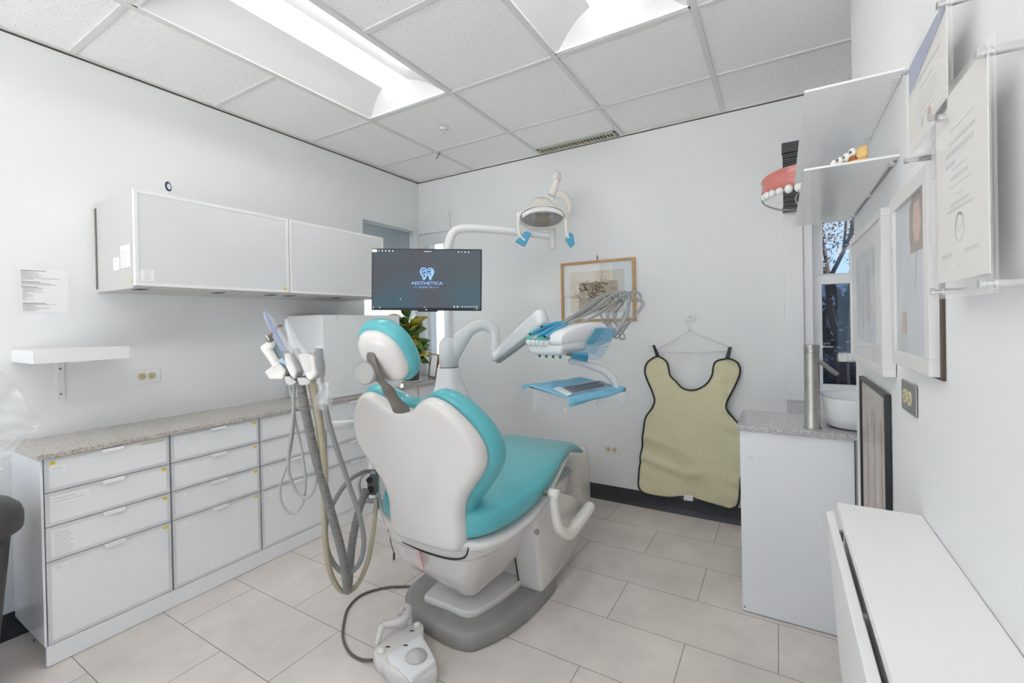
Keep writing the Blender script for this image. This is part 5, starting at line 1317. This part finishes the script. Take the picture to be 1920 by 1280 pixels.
hg = thing('wire_hanger', 'thin white clothes hanger on a round white wall hook', 'clothes hanger', (-.49, 3.05, 1.1))
bm = B(); tube(bm, [a2(180, 290, 3.05), a2(390, 172, 3.05), a2(615, 268, 3.05)], .0032, smooth=0, n=8); tube(bm, [a2(170, 286, 3.05), a2(400, 290, 3.05), a2(622, 284, 3.05)], .0032, smooth=0, n=8)
tube(bm, [a2(390, 172, 3.05), a2(384, 150, 3.05), a2(366, 135, 3.052), a2(372, 112, 3.052)], .0025, n=8)
obj('wires', bm, 'trimwhite', hg, smooth=True)
bm = B(); lathe(bm, [(.0005, 0), (.0045, 0), (.0045, .003), (.0005, .004)], a2(387, 173, 3.046), V((0, -1, 0)), n=12); obj('joint', bm, 'plate', hg)
c0 = a2(392, 100, YB); 
bm = B(); lathe(bm, [(.0005, 0), (.036, 0), (.036, .003), (.033, .005), (.0005, .006)], V((c0.x, YB, c0.z)), V((0, -1, 0)), n=32); tube(bm, [V((c0.x, YB-.004, c0.z)), V((c0.x, YB-.028, c0.z+.002)), V((c0.x, YB-.030, c0.z+.014))], .004, n=8)
tag(obj('wall_hook', bm, 'wall', smooth=True, angle=40), 'round white adhesive hook on the back wall above the apron', 'hook')
for s, (x, y) in enumerate(((172, 240), (640, 232))):
    c0 = a2(x, y, YB); bm = bx(c0.x-.016, c0.x+.016, YB-.004, YB, c0.z-.012-.01, c0.z+.012)
    tag(obj('adhesive_clip', bm, 'wall', bevel=.003), ['small clear adhesive clip at the left end of the hanger', 'small clear adhesive clip at the right end of the hanger'][s], 'clip')

# ------------------------------------------------------------------ framed drawing on the back wall
t = thing('framed_drawing', 'oak framed beige sketch with white mat on the back wall', 'picture', (-1.08, YB, 1.45))
fx0, fx1, fz0, fz1 = -1.345, -.812, 1.232, 1.655; fy = YB-.022
bm = B()
for a, b, c, d in ((fx0, fx1, fz0, fz0+.019), (fx0, fx1, fz1-.019, fz1), (fx0, fx0+.021, fz0+.019, fz1-.019), (fx1-.021, fx1, fz0+.019, fz1-.019)): box(bm, a, b, fy, YB-.001, c, d)
obj('frame', bm, 'oak', t, bevel=.002)
obj('mat', bx(fx0+.02, fx1-.02, YB-.012, YB-.010, fz0+.018, fz1-.018), 'white', t)
pi = obj('drawing', bx(-1.275, -.887, YB-.0125, YB-.0119, 1.295, 1.585), noisy('aged paper', (.74, .64, .51), (.77, .68, .55), 6, .8), t)
rnd = random.Random(21)
def squig(bm, cx, cz, sx0, sz0, n, w):
    for _ in range(n):
        a = rnd.uniform(0, 6.28); p = [V((cx+rnd.gauss(0, sx0), 0, cz+rnd.gauss(0, sz0)))]
        for _k in range(4): a += rnd.uniform(-1.2, 1.2); p.append(p[-1]+V((math.cos(a), 0, math.sin(a)))*rnd.uniform(.006, .02))
        c_ = crom(p, 4); ww = w*rnd.uniform(.5, 1.3)
        loft(bm, [[V((q.x-ww, YB-.0130, q.z-ww)), V((q.x+ww, YB-.0130, q.z+ww))] for q in c_], cap=False, closed=False)
bm = B(); squig(bm, -1.12, 1.455, .028, .016, 20, .0018); squig(bm, -1.165, 1.475, .012, .012, 8, .002); squig(bm, -1.06, 1.47, .016, .010, 10, .0018); squig(bm, -1.11, 1.42, .02, .012, 12, .0018)
obj('brown_strokes', bm, pr('brown ink', (.20, .09, .045), .8), pi)
bm = B(); squig(bm, -1.19, 1.44, .015, .05, 14, .0007); squig(bm, -1.13, 1.51, .012, .012, 7, .0009); squig(bm, -1.03, 1.50, .03, .02, 16, .0006); squig(bm, -.97, 1.455, .03, .008, 12, .0007); squig(bm, -1.10, 1.39, .05, .01, 10, .0008); squig(bm, -1.20, 1.40, .012, .01, 6, .0013)
obj('grey_strokes', bm, pr('grey ink', (.28, .24, .19), .8), pi)
obj('glazing', bx(fx0+.02, fx1-.02, YB-.017, YB-.0165, fz0+.018, fz1-.018), 'picglass', t)
bm = B(); tube(bm, [V((-1.071, YB, 1.672)), V((-1.071, YB-.02, 1.675))], .0025, smooth=0); box(bm, -1.074, -1.068, YB-.02, YB-.017, 1.655, 1.690); tag(obj('nail', bm, 'taupe'), 'dark nail holding the oak framed sketch', 'nail')

# ------------------------------------------------------------------ sink cabinet, sink, faucet (right)
CYF = 2.165
t = thing('sink_cabinet', 'pale grey cabinet with plain side panel under the sink at the right', 'cabinet', (.2, 2.35, 0))
obj('side_panel', bx(-.150, .235, CYF, CYF+.018, .004, .766), 'gloss', t, bevel=.001)
obj('edge_band', bx(.2352, .2378, CYF+.001, CYF+.018, .004, .766), 'brown', t)
obj('body', bx(-.148, .85, CYF+.0185, 2.50, .08, .766), 'gloss', t)
obj('plinth', bx(-.13, .85, CYF+.03, 2.47, .001, .079), 'gloss', t)
def cap_(px_, py_, r_, m_):
    c0 = ony(px_, py_, CYF); obj('screw_cap', lathe(B(), [(.0005, 0), (r_, 0), (r_*.9, .0015), (.0005, .002)], V((c0.x, CYF, c0.z)), V((0, -1, 0)), n=18), m_, t, smooth=True)
cap_(1407, 857, .008, 'trimwhite'); cap_(1396.5, 1137, .004, 'taupe')
c0 = ony(1590, 828, CYF); obj('latch_tab', bx(c0.x-.008, c0.x+.010, CYF-.003, CYF, c0.z-.010, c0.z+.010), 'trimwhite', t, bevel=.002)
tag(obj('sink_counter', bx(-.160, .86, CYF-.012, 2.525, .767, .788), 'granite2', bevel=.002), 'speckled grey stone countertop on the sink cabinet', 'countertop')
t = thing('vessel_sink', 'white vessel sink bowl on the right counter, cut off by the wall edge', 'sink', (.34, 2.345, .788))
rings = []
for z, hw, hh in ((.789, .165, .12), (.80, .185, .14), (.84, .196, .150), (.900, .202, .155), (.910, .202, .155), (.912, .195, .149), (.895, .187, .141), (.84, .170, .125), (.81, .12, .08), (.806, .01, .01)):
    rings.append([V((.34+a, 2.345+b, z)) for a, b in superell(0, 0, hw, hh, 44, 3.2)])
obj('bowl', loft(B(), rings), 'porcelain', t, smooth=True)
obj('drain', lathe(B(), [(.001, 0), (.022, 0), (.02, .003), (.001, .004)], V((.34, 2.345, .8065)), n=24), 'chrome', t, smooth=True)
t = thing('faucet', 'tall brushed steel column faucet standing on the right counter', 'faucet', (.108, 2.28, .788))
FX, FY = .1085, 2.235
obj('column', lathe(B(), [(.001, .0), (.031, 0), (.031, .004), (.0265, .010), (.0265, .30), (.0255, .302), (.0255, .304)], V((FX, FY, .788)), n=36), 'steel', t, smooth=True, angle=40)
obj('handle_cap', lathe(B(), [(.0265, .3045), (.0268, .306), (.0268, .335), (.0255, .337), (.001, .337)], V((FX, FY, .788)), n=36), 'steel', t, smooth=True, angle=40)
obj('lever', tube(B(), [V((FX+.02, FY, .788+.328)), V((FX+.075, FY+.01, .788+.329))], .0025, smooth=0), 'chrome', t, smooth=True)
bm = B(); s0 = V((FX+.01, FY, .788+.285)); s1 = ony(1570, 702, FY+.03); dr = (s1-s0).normalized(); sd = dr.cross(V((0, 1, 0))).normalized()
obj('spout', loft(B(), [[p+V((0, a, 0))*1+sd*b for a, b in superell(0, 0, .020, .0085, 20, 4)] for p in (s0, s0.lerp(s1, .5), s1)]), 'steel', t, smooth=True, angle=50)
# framed papers on counter: none

# ------------------------------------------------------------------ shelves on the right wall
sl_ = ['upper gloss white shelf on the right wall', 'lower gloss white shelf on the right wall, under the stone tooth cast']
for i, (z, ya, xa) in enumerate(((1.771, 1.313, .058), (1.601, 1.37, .056))):
    t = thing('wall_shelf', sl_[i], 'shelf', (XW, 1.75, z), 'gloss shelves on the right wall')
    obj('board', bx(xa, XW-.001, ya, 2.185, z, z+.005), 'gloss', t)
    bm = B(); 
    for yb2 in (ya+.05, 1.75, 2.08): box(bm, XW-.012, XW-.001, yb2-.012, yb2+.012, z-.006, z)
    obj('clip', bm, 'alu', t)
    obj('wall_strip', bx(XW-.006, XW-.001, ya+.03, 2.12, z-.003, z), 'basegrey' if i else 'trimwhite', t)
# stone model with teeth on the lower shelf
t = thing('tooth_cast', 'yellow stone dental cast with white teeth on the lower right shelf', 'dental cast', (.16, 1.44, 1.609))
zb = 1.6062
bm = B(); prism(bm, [V((.118, 1.445, zb)), V((.185, 1.40, zb)), V((.192, 1.46, zb)), V((.150, 1.51, zb))], V((0, 0, .016))); obj('base', bm, 'stone', t, bevel=.004)
bm = B(); prism(bm, [V((.166, 1.420, zb+.016)), V((.187, 1.404, zb+.016)), V((.192, 1.452, zb+.016)), V((.176, 1.458, zb+.016))], V((0, 0, .030))); obj('wall_piece', bm, 'stone', t, bevel=.006)
bm = B(); prism(bm, [V((.150, 1.43, zb+.0165)), V((.166, 1.42, zb+.0165)), V((.172, 1.452, zb+.0165)), V((.155, 1.46, zb+.0165))], V((0, 0, .012))); obj('die', bm, 'amber', t, bevel=.003)
for k, (x, y, z, s_) in enumerate(((.125, 1.448, .022, .0085), (.137, 1.440, .025, .0085), (.149, 1.434, .030, .009), (.160, 1.428, .038, .009), (.132, 1.47, .022, .008))):
    obj('tooth', ball(B(), V((x, y, zb+z)), s_, 12, (1, .9, 1.15)), 'tooth', t, smooth=True)
bm = B()
for x, y, z in ((.131, 1.437, .026), (.144, 1.431, .029), (.156, 1.424, .037)): ball(bm, V((x, y, zb+z)), .0045, 8)
obj('metal_bits', bm, 'taupe', t, smooth=True)
# big demonstration jaw beyond the shelves
jw = thing('jaw_model', 'oversized pink and white jaw model with metal spring beside the shelves', 'dental model', (.1, 2.45, 1.8))
JC = V((.10, 2.48, 0))
def arch(t_, a=.152, b=.115): return V((JC.x-a*math.cos(t_), JC.y-b*math.sin(t_), 0))
rings = []
for i in range(25):
    t_ = math.pi*(i/24)*1.0; p = arch(t_); o_ = (p-JC); o_.z = 0; o_ = V((o_.x, o_.y*1.2, 0)).normalized(); e = .5+.5*math.sin(t_)
    zt, zb2 = 1.838+.058*e, 1.802+.004*e; rings.append([p+o_*c+V((0, 0, z)) for c, z in ((-.028, zb2+.01), (-.004, zb2-.004), (.006, zb2+.004), (.012, (zt+zb2)/2), (.008, zt-.012), (.014, zt-.006), (.012, zt), (-.02, zt+.004), (-.034, zt-.01))])
obj('gum', loft(B(), rings), 'gum', jw, smooth=True)
for i in range(12):
    t_ = math.pi*(.05+.90*i/11); p = arch(t_); fr = abs(i-5.5); w_ = .0175 if fr > 1 else .0195
    o_ = V((p.x-JC.x, (p.y-JC.y)*1.2, 0)).normalized(); tg = V((-o_.y, o_.x, 0))
    mtx_ = Matrix(((tg.x, o_.x, 0), (tg.y, o_.y, 0), (0, 0, 1))).to_3x3()
    obj('tooth', ball(B(), p+o_*.002+V((0, 0, 1.796+.002*(fr < 2))), w_, 14, (1, .85, 1.0 if fr > 2 else 1.15), mtx_), 'tooth', jw, smooth=True)
bm = B(); L0 = arch(0)
tube(bm, [L0+V((-.008, 0, 1.83)), L0+V((-.012, .0, 1.795)), L0+V((.0, 0, 1.765)), L0+V((.05, -.01, 1.735)), L0+V((.10, -.02, 1.722)), L0+V((.18, 0, 1.72))], [.004, .006, .006, .007, .008, .008], n=10, squash=.5)
obj('metal_band', bm, 'steel', jw, smooth=True)
rc = V((.105, 2.40, 1.755)); bm = B()
for q in (0, .008): tube(bm, [rc+V((.038*math.cos(a), -q, .034*math.sin(a))) for a in [2*math.pi*k/24 for k in range(25)]], .0028, smooth=0, n=8)
obj('spring', bm, 'steel', jw, smooth=True)
rings = []
for i in range(17):
    t_ = math.pi*i/16; p = arch(t_, .07, .06)+V((.12, .04, 0)); o_ = (p-JC-V((.12, .04, 0))).normalized(); rings.append([p+o_*c+V((0, 0, z)) for c, z in ((-.02, 1.700), (.012, 1.700), (.012, 1.74), (-.02, 1.745))])
obj('lower_gum', loft(B(), rings), 'gum', jw, smooth=True)
t = tag(obj('alcove_shelf', bx(.13, .60, 2.1305, 2.56, 1.690, 1.699), 'gloss'), 'small white shelf in the window alcove carrying the jaw model', 'shelf')
obj('post', bx(.56, .60, 2.30, 2.34, .79, 1.69), 'gloss', t) if 0 else None

# ------------------------------------------------------------------ frames and signs on the right wall
def wframe(label, y0, y1, z0, z1, xf, bw, fm, name='framed_picture', back=None, art=None, inner='white'):
    t = thing(name, label, 'picture', (XW, (y0+y1)/2, (z0+z1)/2), 'pictures on the right wall')
    bm = B()
    for a, b, c, d in ((y0, y1, z0, z0+bw), (y0, y1, z1-bw, z1), (y0, y0+bw, z0+bw, z1-bw), (y1-bw, y1, z0+bw, z1-bw)): box(bm, xf, XW-.0015, a, b, c, d)
    obj('frame', bm, fm, t, bevel=.001)
    p = obj('picture', bx(xf+.006, xf+.008, y0+bw-.002, y1-bw+.002, z0+bw-.002, z1-bw+.002), inner, t)
    if art: art(p, xf+.006)
    obj('glazing', bx(xf+.004, xf+.0045, y0+bw-.001, y1-bw+.001, z0+bw-.001, z1-bw+.001), 'picglass', t)
    return t
def artA(p, x):
    bm = B(); box(bm, x-.0006, x, 1.56, 1.90, 1.16, 1.43); obj('print', bm, noisy('pale blue wash', (.60, .64, .67), (.78, .79, .80), 9, .7), p)
    bm = B(); box(bm, x-.0012, x-.0006, 1.64, 1.70, 1.22, 1.38); box(bm, x-.0012, x-.0006, 1.75, 1.78, 1.2, 1.34); obj('figures', bm, 'inkl', p)
t = wframe('pale grey framed picture on the right wall, nearest the window', 1.435, 2.02, 1.088, 1.500, .213, .020, 'frame', art=artA)
def artB(p, x):
    # standing person in a pale coat, printed photo
    bm = B(); box(bm, x-.0006, x, 1.085, 1.350, 1.15, 1.48); obj('print', bm, noisy('pale photo', (.70, .72, .75), (.80, .81, .83), 12, .6), p)
    def poly(name, pts, m_, k): obj(name, prism(B(), [V((x-.0006-k*.0003, y, z)) for y, z in pts], V((-.0003, 0, 0))), m_, p)
    poly('hair', [(1.13, 1.47), (1.19, 1.478), (1.215, 1.45), (1.22, 1.40), (1.21, 1.36), (1.11, 1.36), (1.10, 1.41), (1.11, 1.45)], pr('faded hair', (.46, .40, .37), .7), 1)
    poly('face', [(1.14, 1.455), (1.18, 1.455), (1.19, 1.41), (1.175, 1.38), (1.145, 1.38), (1.13, 1.41)], pr('faded skin', (.68, .52, .46), .7), 2)
    poly('coat', [(1.09, 1.16), (1.24, 1.16), (1.25, 1.30), (1.22, 1.36), (1.10, 1.36), (1.09, 1.32)], pr('pale coat', (.76, .78, .82), .7), 1)
    poly('lapel', [(1.16, 1.36), (1.172, 1.36), (1.178, 1.28)], 'inkl', 3)
    poly('hands', [(1.26, 1.20), (1.29, 1.20), (1.29, 1.245), (1.26, 1.245)], pr('faded skin', (.68, .52, .46), .7), 2)
t = wframe('white framed photo of a person in a white coat on the right wall', 1.065, 1.375, 1.130, 1.502, .221, .030, 'frame', art=artB)
tag(obj('dark_panel', bx(.2352, .2395, 1.052, 1.30, 1.125, 1.50), 'brown'), 'thin dark brown board edge behind the white framed photo', 'board')
def artC(p, x):
    bm = B()
    for yy, ww, zt in ((1.60, .05, .94), (1.72, .07, .96), (1.83, .05, .93)):
        prism(bm, [V((x-.001, yy-ww/2, .50)), V((x-.001, yy+ww/2, .50)), V((x-.001, yy+ww*.3, zt)), V((x-.001, yy-ww*.3, zt))], V((-.0004, 0, 0)))
    obj('figures', bm, noisy('skin tones', (.62, .48, .42), (.74, .64, .60), 8, .7), p)
t = wframe('tall black framed picture low on the right wall beside the sink', 1.503, 1.94, .30, 1.037, .2255, .012, 'blackfr', art=artC, inner=noisy('beige photo', (.62, .55, .50), (.74, .68, .64), 5, .6))
# acrylic signs on standoffs
def acryl(label, y0, y1, z0, z1, xf, navy, rows, seal):
    t = thing('acrylic_sign', label, 'certificate', (XW, (y0+y1)/2, (z0+z1)/2), 'certificates in clear acrylic on the right wall')
    obj('front_panel', bx(xf, xf+.003, y0, y1, z0, z1), 'clearg', t, bevel=.0005)
    obj('back_panel', bx(xf+.0045, xf+.0075, y0, y1, z0, z1), 'clearg', t, bevel=.0005)
    m_ = .012
    p = obj('certificate', bx(xf+.0033, xf+.0042, y0+m_, y1-m_, z0+m_+.012, z1-m_*.6), 'parch', t)
    X = xf+.0033; zt = z1-m_*.6; h = zt-(z0+m_+.012); wd_ = (y1-y0-2*m_)
    bm = B()
    for f, c, w_, hh in rows: box(bm, X-.0002, X, y0+m_+wd_*(c-w_/2), y0+m_+wd_*(c+w_/2), zt-h*f-hh, zt-h*f)
    obj('print', bm, 'inkl', p)
    if navy: obj('navy_corner', prism(B(), [V((X-.0003, y1-m_, zt)), V((X-.0003, y0+m_, zt)), V((X-.0003, y0+m_, zt-h*.10)), V((X-.0003, y1-m_, zt-h*.34))], V((-.0002, 0, 0))), pr('lavender print', (.40, .42, .55), .6), p)
    for (c, f, r_, col) in seal:
        obj('seal', lathe(B(), [(r_*(.85 if col is None else .001), 0), (r_, 0), (r_, .0003), (r_*(.85 if col is None else .001), .0003)], V((X-.0001, y0+m_+wd_*c, zt-h*f)), V((-1, 0, 0)), n=32, cap=col is not None), col or 'inkl', p)
    for yy in (y0+.014, y1-.014):
        for z in (z0+.012, z1-.014):
            s_ = obj('standoff', lathe(B(), [(.001, -.006), (.0055, -.006), (.0055, .0), (.0035, .0), (.0035, .0078), (.0052, .008), (.0052, XW-xf), (.001, XW-xf)], V((xf, yy, z)), V((1, 0, 0)), n=20), 'chrome', t, smooth=True, angle=40)
    return t
acryl('clear acrylic certificate with a lavender corner, cut by the top of the photo', .885, 1.125, 1.510, 1.698, .206, True,
      [(.30, .5, .7, .006), (.42, .5, .34, .004), (.52, .5, .5, .002), (.57, .5, .6, .002), (.62, .5, .55, .002), (.68, .5, .6, .0015), (.74, .5, .4, .0015)], [(.42, .82, .010, pr('copper seal', (.58, .40, .34), .5)), (.62, .82, .008, pr('violet seal', (.55, .55, .64), .5))])
acryl('clear acrylic certificate with an oval emblem, nearest the camera on the right wall', .738, .965, 1.262, 1.556, .206, False,
      [(.20, .45, .45, .0015), (.26, .45, .50, .005), (.31, .5, .55, .006), (.37, .68, .2, .005), (.41, .5, .3, .002), (.45, .5, .35, .005), (.50, .5, .4, .0015), (.55, .5, .12, .002), (.59, .5, .36, .004), (.62, .5, .5, .004), (.85, .78, .25, .004), (.87, .78, .2, .0012), (.85, .28, .25, .004), (.87, .28, .28, .0012), (.92, .5, .08, .002)],
      [(.5, .73, .020, None), (.5, .70, .012, None)])
outlet_o = V((XW, 1.302, 1.060)); 
outlet('dark grey metal power outlet on the right wall below the frames', outlet_o, V((0, -1, 0)), V((-1, 0, 0)), 'plate', .125, .066, .016, .020)

# ------------------------------------------------------------------ wall hung white cabinets at the right edge
t = thing('slim_cabinet', 'long slim white wall hung cabinet with a tilted front in the bottom right corner', 'cabinet', (XW, .5, .84))
y0, y1 = -.35, 1.217
obj('top', bx(.101, XW-.001, y0, y1, .818, .837), 'trimwhite', t, bevel=.002)
obj('body', bx(.112, XW-.001, y0+.002, y1-.002, .445, .817), 'trimwhite', t)
dl = prism(B(), [V((.0835, y0+.003, .800)), V((.0985, y0+.003, .803)), V((.1105, y0+.003, .47)), V((.1055, y0+.003, .452))], V((0, y1-y0+.037, 0)))
d_ = obj('door', dl, 'trimwhite', t, bevel=.002)
for px_, py_ in ((1578, 995), (1624, 1142)):
    q = onx(px_, py_, .101).y; obj('hinge_clip', bx(.097, .1035, q-.006, q+.006, .788, .806), 'plate', t)
